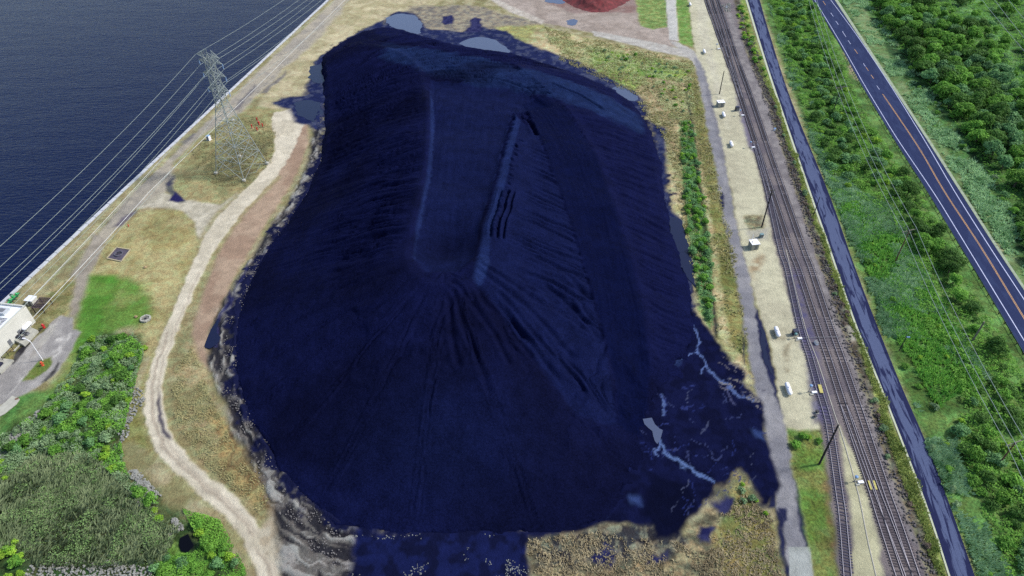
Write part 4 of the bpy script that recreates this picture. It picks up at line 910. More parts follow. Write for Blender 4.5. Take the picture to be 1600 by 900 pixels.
for i in range(4):
    mb = MB(); j = (i + 1) % 4
    for k, (a, b) in enumerate(zip(lv[:-1], lv[1:])):
        mb.bar(cor(i, a), cor(j, b), .08, n=4); mb.bar(cor(j, a), cor(i, b), .08, n=4)
        if k: mb.bar(cor(i, a), cor(j, a), .075, n=4)
        if k < 4:      # secondary bracing
            for p_, q_ in ((i, j), (j, i)):
                m_ = (cor(p_, a) + cor(q_, b)) / 2; mb.bar(m_, (cor(p_, a) + cor(p_, b)) / 2, .055, n=4); mb.bar((cor(i, a) + cor(j, a)) / 2, (cor(p_, a) * .75 + cor(q_, b) * .25), .055, n=4)
    mb.build('bracing', M_tower, tw)
def arm(z, Ll, Lr, ins=True):
    ends = []
    for s, L in ((-1, Ll), (1, Lr)):
        mb = MB(); tip = ax * s * L + Vector((0, 0, z)); h_ = tz(z)
        for t in (-1, 1):
            lo = ax * s * h_ + ay * t * h_ + Vector((0, 0, z - .2)); hi = lo + Vector((0, 0, 2.0))
            mb.bar(lo, tip, .09, n=4); mb.bar(hi, tip, .09, n=4); mb.bar(lo, hi, .07, n=4)
            for k in (1, 2, 3):
                f1 = k / 4; mb.bar(lo.lerp(tip, f1), hi.lerp(tip, f1), .05, n=4); mb.bar(lo.lerp(tip, f1), hi.lerp(tip, max(0, f1 - .25)), .05, n=4)
        for k in (1, 2, 3):
            a_ = (ax * s * h_ + ay * h_ + Vector((0, 0, z - .2))).lerp(tip, k / 4); b_ = (ax * s * h_ - ay * h_ + Vector((0, 0, z - .2))).lerp(tip, k / 4); mb.bar(a_, b_, .05, n=4)
        ca = mb.build('crossarm', M_tower, tw)
        e = tip
        if ins:
            pr = [(.06, 0)];
            for k in range(10): pr += [(.17, -.1 - k * .17), (.08, -.17 - k * .17)]
            MB().lathe([(r_, z_) for r_, z_ in pr][::-1], tuple(tip), 8).build('insulator', M_blue, ca); e = tip - Vector((0, 0, 1.9))
        ends.append(e + ctr)
    return ends
def mzf(py, base_px=(378, 264)): return height_for(*base_px, py)
topE = arm(HT * .97, 5.2, 5.2, False)
E1 = arm(mzf(97), 4.8, 5.8); E2 = arm(mzf(117), 4.8, 5.6); E3 = arm(mzf(140), 4.6, 5.2)
ends = [topE[0], topE[1], E1[0], E1[1], E2[0], E2[1], E3[0], E3[1]]
names = ['left earth wire', 'right earth wire', 'upper left conductor', 'upper right conductor', 'middle left conductor', 'middle right conductor', 'lower left conductor', 'lower right conductor']
nx = ctr + sdir * 290 + snor * 4; pv = ctr - sdir * 230 + snor * 2
for e, nm in zip(ends, names):
    o_ = e - ctr; wire([tuple(pv + o_ - Vector((0, 0, 4))), tuple(e), tuple(nx + o_ - Vector((0, 0, 2)))], 7.0, nm + ' hanging from the lattice tower along the river', .042, M_wire, 'wires of the lattice tower')
for (a, b, c, d, z, lb) in ((540, -2, 233, 300, 9, 'pale low wire running down the middle of the river road'), (260, 240, 40, 475, 8, 'pale low wire running close beside the river wall')):
    p = G(a, b, z); q = G(c, d, z); 
    if a == 540: q2 = G(48, 500, z); wire([tuple(p + (p - q) * .5), tuple(q), tuple(q2)], .3, lb, .09, M_wire2)
    else: wire([tuple(p), tuple(q)], .3, lb, .08, M_wire2)
r = empty('boulder', G(364, 188), 0); 
def rock(name, p, s, mt, lab, cat='rock', seed=0):
    rn = random.Random(seed); mb = MB(); pr = []
    vs = []; n = 9
    prof = [(.5, 0), (1, .25), (.9, .6), (.55, .85), (.1, .95)]
    for r_, z_ in prof:
        for i in range(n): t = 2 * math.pi * i / n; q = r_ * s * rn.uniform(.75, 1.15); vs.append((q * math.cos(t), q * math.sin(t), z_ * s * rn.uniform(.85, 1.1)))
    fs = [(k * n + i, k * n + (i + 1) % n, (k + 1) * n + (i + 1) % n, (k + 1) * n + i) for k in range(len(prof) - 1) for i in range(n)] + [tuple(range((len(prof) - 1) * n, len(prof) * n))]
    o = mb.add(vs, fs).build(name, mt); o.location = p; return tag(o, lab, cat)
bpy.data.objects.remove(r)
rock('boulder', G(364, 189), 1.0, M_conc, 'pale boulder behind the lattice tower beside the dark hollow', seed=3)
# ------------------------------------------------------------------ river wall
sw = empty('river_wall', W0, 0, 'pale segmented concrete wall cap along the straight river bank', 'wall')
mcap = mat('wall_cap', (206, 208, 212), .8, .12, .6)
L0 = -40.; seg = 4.2; cnt = 0; me0 = None
ang = math.atan2(sdir.y, sdir.x)
wallb = MB(); wallb.box((0, 0, 0), (560, .5, 4.6)); wo = wallb.build('wall_face', mat('wall_face_concrete', (120, 118, 112), .9, .2), sw); wo.location = sdir * 200 + Vector((0, 0, -2.32)) ; wo.rotation_euler.z = ang
for k in range(98):
    if me0 is None: o = MB().box((0, 0, 0), (seg - .22, 1.15, .42)).build('cap_block', mcap, sw); me0 = o.data
    else: o = bpy.data.objects.new('cap_block', me0); C.objects.link(o); o.parent = sw
    o.location = sdir * (L0 + k * seg) + Vector((0, 0, .2 + random.uniform(-.03, .03))); o.rotation_euler.z = ang + random.uniform(-.004, .004)
# ------------------------------------------------------------------ red bollards and hydrants, toilet
M_red = mat('red_paint', (206, 40, 46), .45, .1, 1, 0, .7); M_or = mat('orange_red_paint', (214, 84, 52), .5, .1, 1, 0, .7)
def bollard(a, b, lab):
    r = empty('bollard', G(a, b), 0, lab, 'bollard', 'red bollards round the hydrant'); MB().lathe([(.24, 0), (.24, 1.5), (.18, 1.65), (.04, 1.7)], (0, 0, 0), 12).build('post', M_red, r); MB().lathe([(.34, 0), (.32, .08)], (0, 0, 0), 12).build('base', M_conc, r)
bollard(394, 200, 'leftmost red bollard of the group beside the lattice tower'); bollard(402, 204, 'nearest red bollard of the group beside the lattice tower'); bollard(410.5, 198, 'rightmost red bollard of the group beside the lattice tower'); bollard(402, 189, 'farthest red bollard of the group beside the lattice tower')
def hydrant(a, b, s, mt, lab):
    r = empty('fire_hydrant', G(a, b), .4, lab, 'hydrant')
    MB().lathe([(.26 * s, 0), (.26 * s, .08 * s), (.16 * s, .1 * s), (.16 * s, .75 * s), (.2 * s, .78 * s), (.17 * s, .95 * s), (.06 * s, 1.05 * s)], (0, 0, 0), 14).build('barrel', mt, r)
    for dx, dy in ((1, 0), (-1, 0), (0, -1)): MB().bar((0, 0, .58 * s), (dx * .34 * s, dy * .34 * s, .58 * s), .09 * s, n=8).build('nozzle', mt, r)
hydrant(405, 195, 1.7, M_red, 'large red hydrant standing inside the ring of red bollards')
hydrant(69, 512, 1.5, M_red, 'red hydrant between the white building and the paved lane')
hydrant(201, 353.5, .8, M_red, 'tiny red hydrant at the edge of the dry lawn')
hydrant(67, 571, 1.5, M_or, 'orange hydrant on the small grass island in the paved lane')
r = empty('portable_toilet', G(327, 219), -.35, 'portable toilet with pale blue roof beside the river road', 'portable toilet')
MB().box((0, 0, 1.05), (1.35, 1.35, 2.1)).build('cabin', M_wtank, r); MB().lathe([(.98, 2.1), (.85, 2.25), (.4, 2.36), (.1, 2.4)], (0, 0, 0), 4).build('roof', mat('sky_blue_plastic', (130, 178, 214), .4, .05), r).rotation_euler.z = math.pi / 4
MB().box((0, -.69, 1.0), (.85, .04, 1.8)).build('door', M_grey, r); MB().bar((.45, .45, 2.2), (.45, .45, 2.7), .06).build('vent_pipe', M_grey, r)

# ------------------------------------------------------------------ white building and its yard
E_ = G(56, 503); HB = height_for(56, 503, 480)
d1 = -sdir; d2 = snor
M_wb = mat('white_stucco', (226, 224, 212), .7, .07, .4, 0, .62); M_wr = mat('white_roof', (240, 244, 250), .6, .1, .3, 0, .7)
bd = empty('white_building', E_, 0, 'large white flat roofed building at the river edge on the left', 'building')
def loc(u_, v_, z): return d1 * u_ + d2 * v_ + Vector((0, 0, z))
rzB = math.atan2(d1.y, d1.x)
MB().box(tuple(loc(17, 8, HB / 2)), (34, 16, HB), rzB).build('wall', M_wb, bd)
MB().box(tuple(loc(17, 8, HB + .05)), (33.2, 15.2, .1), rzB).build('roof', M_wr, bd)
pm_ = MB()
for (u_, v_, a_, b_) in ((17, .25, 34.1, .4), (17, 15.8, 34.1, .4), (.2, 8, .4, 15.2), (33.8, 8, .4, 15.2)): MB().box(tuple(loc(u_, v_, HB + .35)), (a_, b_, .7), rzB).build('parapet', M_wb, bd)
for u_, v_, a_, b_, h_ in ((3.2, 5, 2.4, 3, .9), (8.5, 3.5, 3, 2.2, .8), (9, 8.5, 2, 2, 1.1), (4, 9.5, 1.6, 1.6, .7), (14, 5, 4, 3, 1.2)):
    un = MB().box(tuple(loc(u_, v_, HB + .1 + h_ / 2)), (a_, b_, h_), rzB).build('rooftop_unit', mat('roof_unit', (206, 210, 214), .6, .08), bd)
    MB().box(tuple(loc(u_, v_, HB + .13 + h_)), (a_ * .6, b_ * .6, .06), rzB).build('grille', M_grey, un)
for k in range(6): MB().box(tuple(loc(5.5 + k * .55, 3.0, HB + .18)), (.2, 2.4, .14), rzB).build('louvre', M_grey, bd)
for u_ in (6, 10): 
    MB().box(tuple(loc(u_, -.06, 1.2)), (1.1, .1, 2.2), rzB).build('door', M_grey, bd)
pd = [G(*p) for p in ((23, 534), (43, 512), (61, 519), (39, 542))]; pc = sum(pd, Vector()) / 4
ep = empty('concrete_pad', pc, 0, 'raised concrete equipment pad against the white building', 'concrete pad')
MB().prism([tuple((p - pc)[:2]) for p in pd], 0, .9).build('slab', M_conc, ep)
u1 = (pd[1] - pd[0]).normalized(); u2 = (pd[3] - pd[0]).normalized()
for i, (a_, b_, mt, lb) in enumerate(((1.4, 1.2, M_navy, 'navy condenser, nearest corner of the equipment pad'), (3.2, 1.2, M_navy, 'dark condenser in the wall side row of the pad'), (1.6, 3.0, M_grey, 'dark grey condenser in the road side row of the pad'), (3.4, 3.0, M_grey, 'grey condenser in the middle of the pad'))):
    p = pd[0] + u1 * a_ + u2 * b_; r = empty('condenser_unit', p + Vector((0, 0, .9)), rzB, lb, 'condenser', 'condensers on the equipment pad')
    MB().box((0, 0, .35), (.95, .95, .7)).build('casing', mt, r); MB().lathe([(.38, .7), (.36, .76), (.1, .78)], (0, 0, 0), 12).build('fan_guard', M_black, r)
p = G(46, 516); r = empty('storage_tank', p + Vector((0, 0, .9)), rzB, 'white horizontal tank on the pad against the white building', 'tank')
MB().lathe([(.1, -1.7), (.4, -1.6), (.6, -1.3), (.65, -1), (.65, 1), (.6, 1.3), (.4, 1.6), (.1, 1.7)], (0, 0, .9), 14, 'X').build('tank_shell', M_wtank, r, True)
for s in (-1, 1): MB().box((s, 0, .2), (.25, 1, .4)).build('saddle', M_conc, r)
p = G(1, 573); r = empty('concrete_pad', p, rzB, 'pale concrete pad at the left edge of the frame by the paved lane', 'concrete pad'); MB().box((0, 0, .3), (5, 4.5, .6)).build('slab', M_conc, r); MB().box((0, 0, .9), (1.6, 1.3, .6)).build('cabinet', M_navy, r)
p = G(52, 474); r = empty('shed', p, rzB, 'small white shed beside the dark timber shelter', 'shed'); MB().box((0, 0, 1.0), (2.2, 2.4, 2.0)).build('wall', M_wb, r); MB().box((0, 0, 2.06), (2.5, 2.7, .12)).build('roof', M_wr, r); MB().box((1.12, 0, .9), (.05, .9, 1.7)).build('door', M_grey, r)
p = G(69, 482); r = empty('picnic_shelter', p, rzB + .1, 'dark brown timber shelter next to the small white shed', 'shelter')
M_dbr = mat('dark_brown_timber', (52, 34, 40), .85, .3, 2); M_dbr2 = mat('maroon_grey_timber', (74, 54, 62), .85, .3, 2)
for sx in (-1, 1):
    for sy in (-1, 1): MB().box((sx * 2.0, sy * 1.5, 1.1), (.18, .18, 2.2)).build('post', M_dbr, r)
for k in range(9): MB().box((-2.2 + k * .55, 0, 2.32), (.34, 3.6, .1)).build('roof_board', M_dbr if k % 2 else M_dbr2, r)
for sy in (-1, 1): MB().box((0, sy * 1.5, 2.22), (4.8, .14, .1)).build('beam', M_dbr2, r)
MB().box((0, 0, .7), (2.2, .9, .1)).build('table_top', M_dbr2, r)
p = G(22, 468); r = empty('pump_station', p, rzB, 'green valve and pipe assembly on the river wall', 'pump')
M_green = mat('green_paint', (40, 170, 92), .5, .1, 1, 0, .7); M_dgreen = mat('dark_green_paint', (22, 84, 58), .5, .1)
MB().lathe([(.3, 0), (.3, 1.4), (.5, 1.45), (.5, 1.6), (.2, 1.9)], (0, 0, 0), 12).build('valve_body', M_green, r)
for dx in (-1.4, 1.4): MB().lathe([(.24, 0), (.24, 1.1), (.38, 1.15), (.38, 1.3), (.15, 1.5)], (dx, .2, 0), 12).build('valve_stem', M_green, r)
MB().bar((-2.4, 0, .6), (2.4, 0, .6), .24, n=10).build('header_pipe', M_green, r); MB().bar((-2.2, .8, .9), (2.2, .8, .9), .14, n=8).build('side_pipe', M_dgreen, r)
MB().bar((.6, 0, .6), (.9, 2.0, .9), .14, n=8).build('outlet_pipe', M_dgreen, r); MB().lathe([(.5, 1.95), (.5, 2.0)], (0, 0, 0), 16).build('handwheel', M_dgreen, r)
p = G(67, 563); hh = height_for(67, 563, 534)
r = empty('street_lamp', p, 0, 'slender white lamp post leaning its arm over the paved lane', 'street lamp'); MB().bar((0, 0, 0), (0, 0, hh), .13, .09, 8).build('pole', M_wtank, r)
MB().path([(0, 0, hh), (-.8, .3, hh + .5), (-1.8, .7, hh + .6)], .08, 6).build('arm', M_wtank, r); MB().box((-2.0, .8, hh + .55), (.8, .35, .16)).build('lamp_head', M_wtank, r)
p = G(14, 556); r = empty('handrail', p, rzB, 'black pipe handrail frame in front of the white building', 'handrail')
for x in (-2, 0, 2): MB().bar((x, 0, 0), (x, 0, 1.6), .08).build('upright', M_black, r)
MB().bar((-2, 0, 1.6), (2, 0, 1.6), .08).build('top_bar', M_black, r); MB().bar((-2, 0, .8), (2, 0, .8), .06).build('middle_bar', M_black, r)
for x in (-2, 2): MB().bar((x, 0, 1.6), (x, 1.4, 1.6), .08).build('side_bar', M_black, r)
sl_ = [G(*p) for p in ((-12, 648), (0, 636), (9, 629), (19.5, 619), (31.5, 624), (26, 632), (7.5, 647), (-2, 652))]; p = sl_[1]
r = empty('concrete_slab', p, 0, 'bare grey concrete slab on the lawn at the left edge', 'slab'); MB().prism([tuple((q_ - p)[:2]) for q_ in sl_], 0, .22).build('slab', M_conc, r)
ht_ = MB().box(tuple(G(27, 624) - p + Vector((0, 0, .26))), (.8, .6, .08), .4).build('hatch', mat('rusty_plate', (128, 92, 74), .8, .2), r)
# vaults on the lawn
vq = [G(*p_) for p_ in ((167, 404), (182, 387), (204, 390.5), (190, 409))]; p = sum(vq, Vector()) / 4
r = empty('valve_vault', p, 0, 'square sunken vault with a round pipe in a pale concrete frame on the lawn', 'vault')
for i in range(4):
    a_, b_ = vq[i] - p, vq[(i + 1) % 4] - p; m_ = (a_ + b_) / 2; MB().box((m_.x, m_.y, .12), ((b_ - a_).length + .1 if i % 2 else (b_ - a_).length - .6, .38, .26), math.atan2((b_ - a_).y, (b_ - a_).x)).build('frame', mat('sandy_concrete', (188, 176, 140), .9, .15), r)
MB().prism([tuple((q_ - p)[:2] * 1) if False else ((q_ - p).x * .93, (q_ - p).y * .93) for q_ in vq], .02, .06).build('floor', mat('vault_floor', (86, 78, 92), .8, .35, .7), r)
rg = MB()
n = 24; vs = []; fs = []
for i in range(n):
    t = 2 * math.pi * i / n
    for rr, z in ((1.35, .06), (1.35, .45), (1.1, .45), (1.1, .1)): vs.append((rr * math.cos(t), rr * math.sin(t), z))
for i in range(n):
    for j in range(3): fs.append((4 * i + j, 4 * ((i + 1) % n) + j, 4 * ((i + 1) % n) + j + 1, 4 * i + j + 1))
rg.add(vs, fs).build('pipe_ring', mat('ring_iron', (104, 102, 112), .6, .2), r)
for a_ in (0, 2.1, 4.2): MB().bar((0, 0, .5), (1.3 * math.cos(a_), 1.3 * math.sin(a_), .42), .07).build('spoke', M_black, r)
p = G(228, 499); r = empty('stone_fire_pit', p, .3, 'six sided pale stone fire pit with a black opening on the lawn', 'fire pit')
for i in range(6):
    t = math.pi / 3 * i; MB().box((1.25 * math.cos(t), 1.25 * math.sin(t), .3), (.42, 1.35, .6), t).build('curb_stone', M_conc, r)
MB().lathe([(1.05, 0), (1.05, .38)], (0, 0, 0), 6).build('fill', mat('grey_ash', (128, 126, 116), .9, .2), r); MB().box((0, 0, .42), (.7, .7, .06), .4).build('opening', M_black, r)
for i, (a_, b_, lb) in enumerate(((212.5, 495.5, 'small sandy stone with a dark hollow beside the fire pit'), (227, 418, 'small broken tree stump in the dry lawn'))): rock('stone', G(a_, b_), .55, mat('sandstone', (176, 150, 112), .9, .25), lb, seed=9 + i)
# dark curbs and posts by the building
MB_ = MB().box((0, 0, .15), (4.2, .35, .3)); o = MB_.build('wheel_stop', M_conc); o.location = G(30, 541); o.rotation_euler.z = rzB; tag(o, 'concrete wheel stop in front of the equipment pad', 'wheel stop')
# ------------------------------------------------------------------ vegetation
def leaf_mat(name, ca, cb, k=1.25):
    mt, t, b = nodes_of(name)
    at = N(t, 'ShaderNodeVertexColor', layer_name='tone'); s = N(t, 'ShaderNodeSeparateColor'); t.links.new(at.outputs[0], s.inputs[0])
    oi = N(t, 'ShaderNodeObjectInfo'); pos = N(t, 'ShaderNodeNewGeometry').outputs['Position']; n1 = noise(t, pos, .5, 3, .6)
    f = mathn(t, 'ADD', mathn(t, 'MULTIPLY', s.outputs[0], .55), mathn(t, 'MULTIPLY', maprange(t, n1, .35, .65, 0, 1), .45))
    col = mixc(t, f, alb(ca, k), alb(cb, k))
    g = mathn(t, 'ADD', mathn(t, 'MULTIPLY', oi.outputs['Random'], .4), .8); cr = N(t, 'ShaderNodeCombineColor')
    for i in range(3): t.links.new(g, cr.inputs[i])
    t.links.new(mixc(t, 1., col, cr.outputs[0], 'MULTIPLY'), b.inputs['Base Color'])
    b.inputs['Roughness'].default_value = .75; b.inputs['Specular IOR Level'].default_value = .2
    tr = N(t, 'ShaderNodeBsdfTranslucent'); mx = N(t, 'ShaderNodeMixShader'); mx.inputs[0].default_value = .38
    t.links.new(b.inputs['Base Color'].links[0].from_socket, tr.inputs[0]); t.links.new(b.outputs[0], mx.inputs[1]); t.links.new(tr.outputs[0], mx.inputs[2])
    t.links.new(mx.outputs[0], t.nodes['Material Output'].inputs['Surface'])
    return mt
def leaf_quads(P, Nn, size, rng, tri=False):
    """one leaf sized face per point, facing roughly along Nn"""
    n = len(P); A_ = rng.normal(size=(n, 3)); Nn = Nn + rng.normal(size=(n, 3)) * .55; Nn /= np.linalg.norm(Nn, axis=1, keepdims=True)
    U = np.cross(A_, Nn); U /= np.linalg.norm(U, axis=1, keepdims=True); W_ = np.cross(Nn, U)
    s = (size * rng.uniform(.6, 1.4, n))[:, None]
    V = np.stack([P - U * s, P - W_ * s * .55, P + U * s, P + W_ * s * .6], 1).reshape(-1, 3)
    return V, np.arange(4 * n).reshape(-1, 4)
def crown(rng, rad, hgt, nleaf, lobes, size, zmin=.15, flat=1.0):
    cs = []
    for i in range(lobes):
        a = rng.uniform(0, 6.28); r_ = rad * math.sqrt(rng.uniform(0, 1)) * .68; z = hgt * rng.uniform(.35, .8) * (1.1 - .5 * r_ / rad)
        cs.append((r_ * math.cos(a), r_ * math.sin(a), z, rad * rng.uniform(.28, .5)))
    cs.append((0, 0, hgt * .6, rad * .55)); cs = np.array(cs)
    k = rng.choice(len(cs), nleaf, p=cs[:, 3] ** 2 / (cs[:, 3] ** 2).sum())
    d = rng.normal(size=(nleaf, 3)); d[:, 2] = np.abs(d[:, 2]) * .9 - .25 * rng.uniform(0, 1, nleaf); d /= np.linalg.norm(d, axis=1, keepdims=True)
    rr = cs[k, 3] * rng.uniform(.62, 1.08, nleaf); P = cs[k, :3] + d * rr[:, None] * np.array([1, 1, .8 * flat])
    P[:, 2] = np.maximum(P[:, 2], zmin * hgt * rng.uniform(.2, 1, nleaf))
    V, Fq = leaf_quads(P, d + np.array([0, 0, .35]), size, rng)
    tone = np.repeat(rng.uniform(0, 1, nleaf) * .5 + _h(k, k * 3, 5) * .5, 4)
    return V, Fq, tone
def crown_mesh(name, *a, **k):
    V, Fq, tone = crown(*a, **k); me = np_mesh(name, V, Fq, smooth=False); set_col(me, 'tone', np.stack([tone] * 3 + [np.ones(len(tone))], -1)); return me
L_dark = leaf_mat('dark_leaf', (42, 76, 32), (82, 116, 48)); L_mid = leaf_mat('mid_leaf', (58, 104, 38), (112, 154, 60)); L_yel = leaf_mat('yellow_green_leaf', (74, 122, 34), (150, 178, 62))
L_grey = leaf_mat('grey_green_leaf', (70, 100, 66), (140, 162, 118)); L_dead = leaf_mat('dead_twig', (60, 52, 48), (126, 112, 100)); L_blue = leaf_mat('blue_green_leaf', (52, 92, 52), (116, 154, 98))
M_bark = mat('bark', (96, 84, 70), .9, .3, 2)
def stem_mesh(h, r, rng, br=5):
    mb = MB(); mb.bar((0, 0, -.2), (0, 0, h * .55), r, r * .55, 6)
    for i in range(br):
        a = i * 6.28 / br + rng.uniform(-.4, .4); z = h * rng.uniform(.2, .5); mb.bar((0, 0, z), (math.cos(a) * h * .3, math.sin(a) * h * .3, z + h * .3), r * .5, r * .15, 5)
    me = bpy.data.meshes.new('trunk'); me.from_pydata(mb.v, [], mb.f); me.materials.append(M_bark); return me
L_straw0 = leaf_mat('straw_tuft', (112, 110, 70), (168, 160, 116))
protos = {}
def make_proto(key, mt, rad, hgt, nl, lobes, size, var=3):
    out = []
    for v in range(var):
        rng = np.random.default_rng(sum(map(ord, key)) * 10 + v); me = crown_mesh('crown', rng, rad * rng.uniform(.85, 1.15), hgt, nl, lobes, size); me.materials.append(mt); me['rad'] = rad
        out.append((me, stem_mesh(hgt, .05 * hgt ** .8 + .03, rng)))
    protos[key] = out
make_proto('bush_dark', L_dark, 1.9, 2.2, 520, 7, .24); make_proto('bush_mid', L_mid, 1.8, 2.0, 520, 7, .24); make_proto('bush_yel', L_yel, 1.5, 1.6, 420, 6, .21)
make_proto('bush_grey', L_grey, 1.6, 1.7, 440, 6, .22); make_proto('bush_blue', L_blue, 1.8, 2.0, 500, 7, .23); make_proto('twig', L_dead, 1.3, 1.0, 240, 6, .2)
make_proto('tree_dark', L_dark, 3.6, 6.0, 1700, 13, .31); make_proto('tree_mid', L_mid, 3.4, 5.6, 1600, 13, .31); make_proto('tree_blue', L_blue, 3.3, 5.4, 1500, 12, .31)
TAKEN = []
def inside(p, poly):
    c = False; n = len(poly)
    for i in range(n):
        x0, y0 = poly[i]; x1, y1 = poly[(i + 1) % n]
        if (y0 > p[1]) != (y1 > p[1]) and p[0] < (x1 - x0) * (p[1] - y0) / (y1 - y0) + x0: c = not c
    return c
PLAN = []
def plants(poly, spacing, kinds, place, name='bush', parts=True, s0=.7, s1=1.3, keep=1.0, seed=1, clear=None, frame=True):
    rn = random.Random(seed); P = GP(poly); x0, x1 = min(p[0] for p in P), max(p[0] for p in P); y0, y1 = min(p[1] for p in P), max(p[1] for p in P)
    y = y0; cnt = 0
    while y < y1:
        x = x0 + rn.uniform(0, spacing)
        while x < x1:
            q = (x + rn.uniform(-.45, .45) * spacing, y + rn.uniform(-.45, .45) * spacing); x += spacing
            if not inside(q, P) or rn.random() > keep: continue
            k = rn.choices([a for a, _ in kinds], [b for _, b in kinds])[0]; me, st = rn.choice(protos[k]); sc = rn.uniform(s0, s1) * (1.22 if 'twig' not in k else 1)
            col_ = {'dark': 'dark green', 'mid': 'leafy green', 'yel': 'bright yellow-green', 'grey': 'pale grey-green', 'blue': 'soft blue-green', 'twig': 'bare brownish grey'}[k.split('_')[-1]]
            cat = 'tree' if 'tree' in k else 'bush'
            rz = rn.uniform(0, 6.28); sz = sc * rn.uniform(.8, 1.15)
            PLAN.append((cat, k, me, st, (q[0], q[1], -.05), rz, sc, sz, f'{col_} {cat} {place}', f'{col_} {cat}s {place}'))
            cnt += 1
        y += spacing
    print('plants', place, cnt); return cnt
# woods east of the highway
plants([(1345, -12), (1388, 50), (1420, 95), (1470, 165), (1520, 225), (1575, 290), (1625, 370), (1680, 300), (1600, 180), (1560, 110), (1540, 70), (1500, 40), (1440, 10), (1430, -12)], 6.3, [('tree_dark', 3), ('tree_mid', 5), ('tree_blue', 3)], 'in the woods east of the highway', s0=.75, s1=1.3, seed=2)
plants([(1440, -12), (1500, 30), (1560, 100), (1600, 170), (1650, 240), (1660, 100), (1600, 40), (1570, -12)], 8.5, [('bush_mid', 4), ('bush_blue', 3), ('tree_dark', 2), ('tree_mid', 3)], 'in the open ground behind the roadside woods', seed=3, keep=.75, s0=.8, s1=1.3)
plants([(1575, 300), (1600, 330), (1640, 420), (1620, 420), (1590, 370)], 4, [('bush_dark', 3), ('bush_mid', 3)], 'at the lower edge of the woods by the highway', seed=4, s0=.9, s1=1.5)
plants([(1340, 10), (1380, 60), (1420, 120), (1470, 190), (1520, 250), (1570, 320), (1600, 380), (1590, 330), (1540, 250), (1480, 165), (1420, 90), (1380, 40)], 5, [('bush_grey', 3), ('bush_mid', 3), ('bush_blue', 2)], 'on the sloping verge east of the highway', seed=5, s0=.5, s1=.9, keep=.6)
# strip between trail and highway
plants([(1205, -10), (1262, -10), (1285, 60), (1310, 110), (1330, 165), (1310, 210), (1300, 180), (1262, 140), (1235, 90)], 4.6, [('bush_dark', 5), ('bush_mid', 4), ('bush_blue', 3), ('bush_yel', 1)], 'in the far thicket between trail and highway', seed=6, s0=.7, s1=1.35)
plants([(1262, 140), (1330, 170), (1372, 222), (1408, 270), (1430, 300), (1380, 300), (1330, 300), (1300, 270), (1275, 200)], 4.6, [('bush_dark', 4), ('bush_mid', 4), ('bush_blue', 4), ('bush_yel', 1)], 'in the shrubby middle of the strip beside the highway', seed=7, s0=.7, s1=1.35, keep=.85)
plants([(1385, 285), (1428, 300), (1461, 358), (1500, 430), (1530, 482), (1575, 560), (1570, 600), (1540, 560), (1510, 520), (1470, 460), (1430, 390), (1400, 330)], 5.0, [('tree_dark', 5), ('tree_mid', 3), ('bush_dark', 3), ('bush_mid', 2)], 'crowded along the west side of the guardrail', seed=8, s0=.5, s1=.8)
plants([(1505, 600), (1560, 590), (1640, 620), (1660, 960), (1600, 960), (1570, 880), (1548, 820), (1515, 760), (1490, 690)], 3.9, [('bush_dark', 5), ('bush_mid', 4), ('bush_blue', 3), ('bush_yel', 2)], 'in the near thicket at the right edge of the frame', seed=9, s0=.65, s1=1.2)
plants([(1300, 320), (1340, 320), (1370, 400), (1400, 480), (1440, 560), (1470, 640), (1440, 640), (1380, 520), (1330, 420)], 7, [('bush_mid', 4), ('bush_yel', 2), ('bush_grey', 3)], 'scattered in the open meadow east of the trail', seed=10, s0=.4, s1=.8, keep=.5)
plants([(1430, 430), (1470, 500), (1520, 580), (1500, 600), (1440, 520)], 5, [('bush_mid', 4), ('bush_yel', 3)], 'at the meadow edge below the guardrail trees', seed=11, s0=.5, s1=.95, keep=.8)
plants([(1430, 660), (1470, 660), (1530, 840), (1560, 930), (1530, 930), (1490, 820), (1460, 740)], 5, [('bush_grey', 4), ('bush_mid', 3), ('bush_yel', 1)], 'on the grassy near side of the trail', seed=12, s0=.4, s1=.8, keep=.7)
plants([(1146, 8), (1160, 5), (1180, 70), (1200, 120), (1192, 125), (1165, 70)], 3.4, [('bush_mid', 3), ('bush_yel', 3)], 'on the verge between far tracks and trail', seed=13, s0=.5, s1=.95, keep=.75)
# dark debris and dead weeds beside the ballast
plants([(1152, 20), (1162, 30), (1182, 88), (1212, 165), (1233, 230), (1260, 305), (1293, 404), (1330, 504), (1360, 597), (1404, 736), (1450, 850), (1470, 930), (1455, 930), (1438, 850), (1392, 736), (1349, 597), (1316, 504), (1281, 404), (1248, 305), (1223, 230), (1202, 165), (1172, 88)], 2.5, [('twig', 6), ('bush_grey', 1)], 'in the dead weeds along the railway ballast', seed=14, s0=.35, s1=.75, keep=.62)
# weeds strip between pile and access road
plants([(1062, 190), (1080, 190), (1098, 300), (1112, 400), (1114, 512), (1098, 490), (1086, 430), (1076, 380), (1068, 290)], 2.8, [('bush_blue', 4), ('bush_mid', 4), ('bush_yel', 1)], 'in the green ditch strip east of the coal pile', seed=15, s0=.45, s1=.8)
plants([(925, 76), (1000, 86), (1080, 112), (1076, 180), (1050, 170), (1010, 128), (960, 115)], 4.5, [('bush_yel', 2), ('bush_grey', 5), ('bush_mid', 3)], 'in the weedy patch behind the coal pile', seed=16, s0=.35, s1=.7, keep=.7)
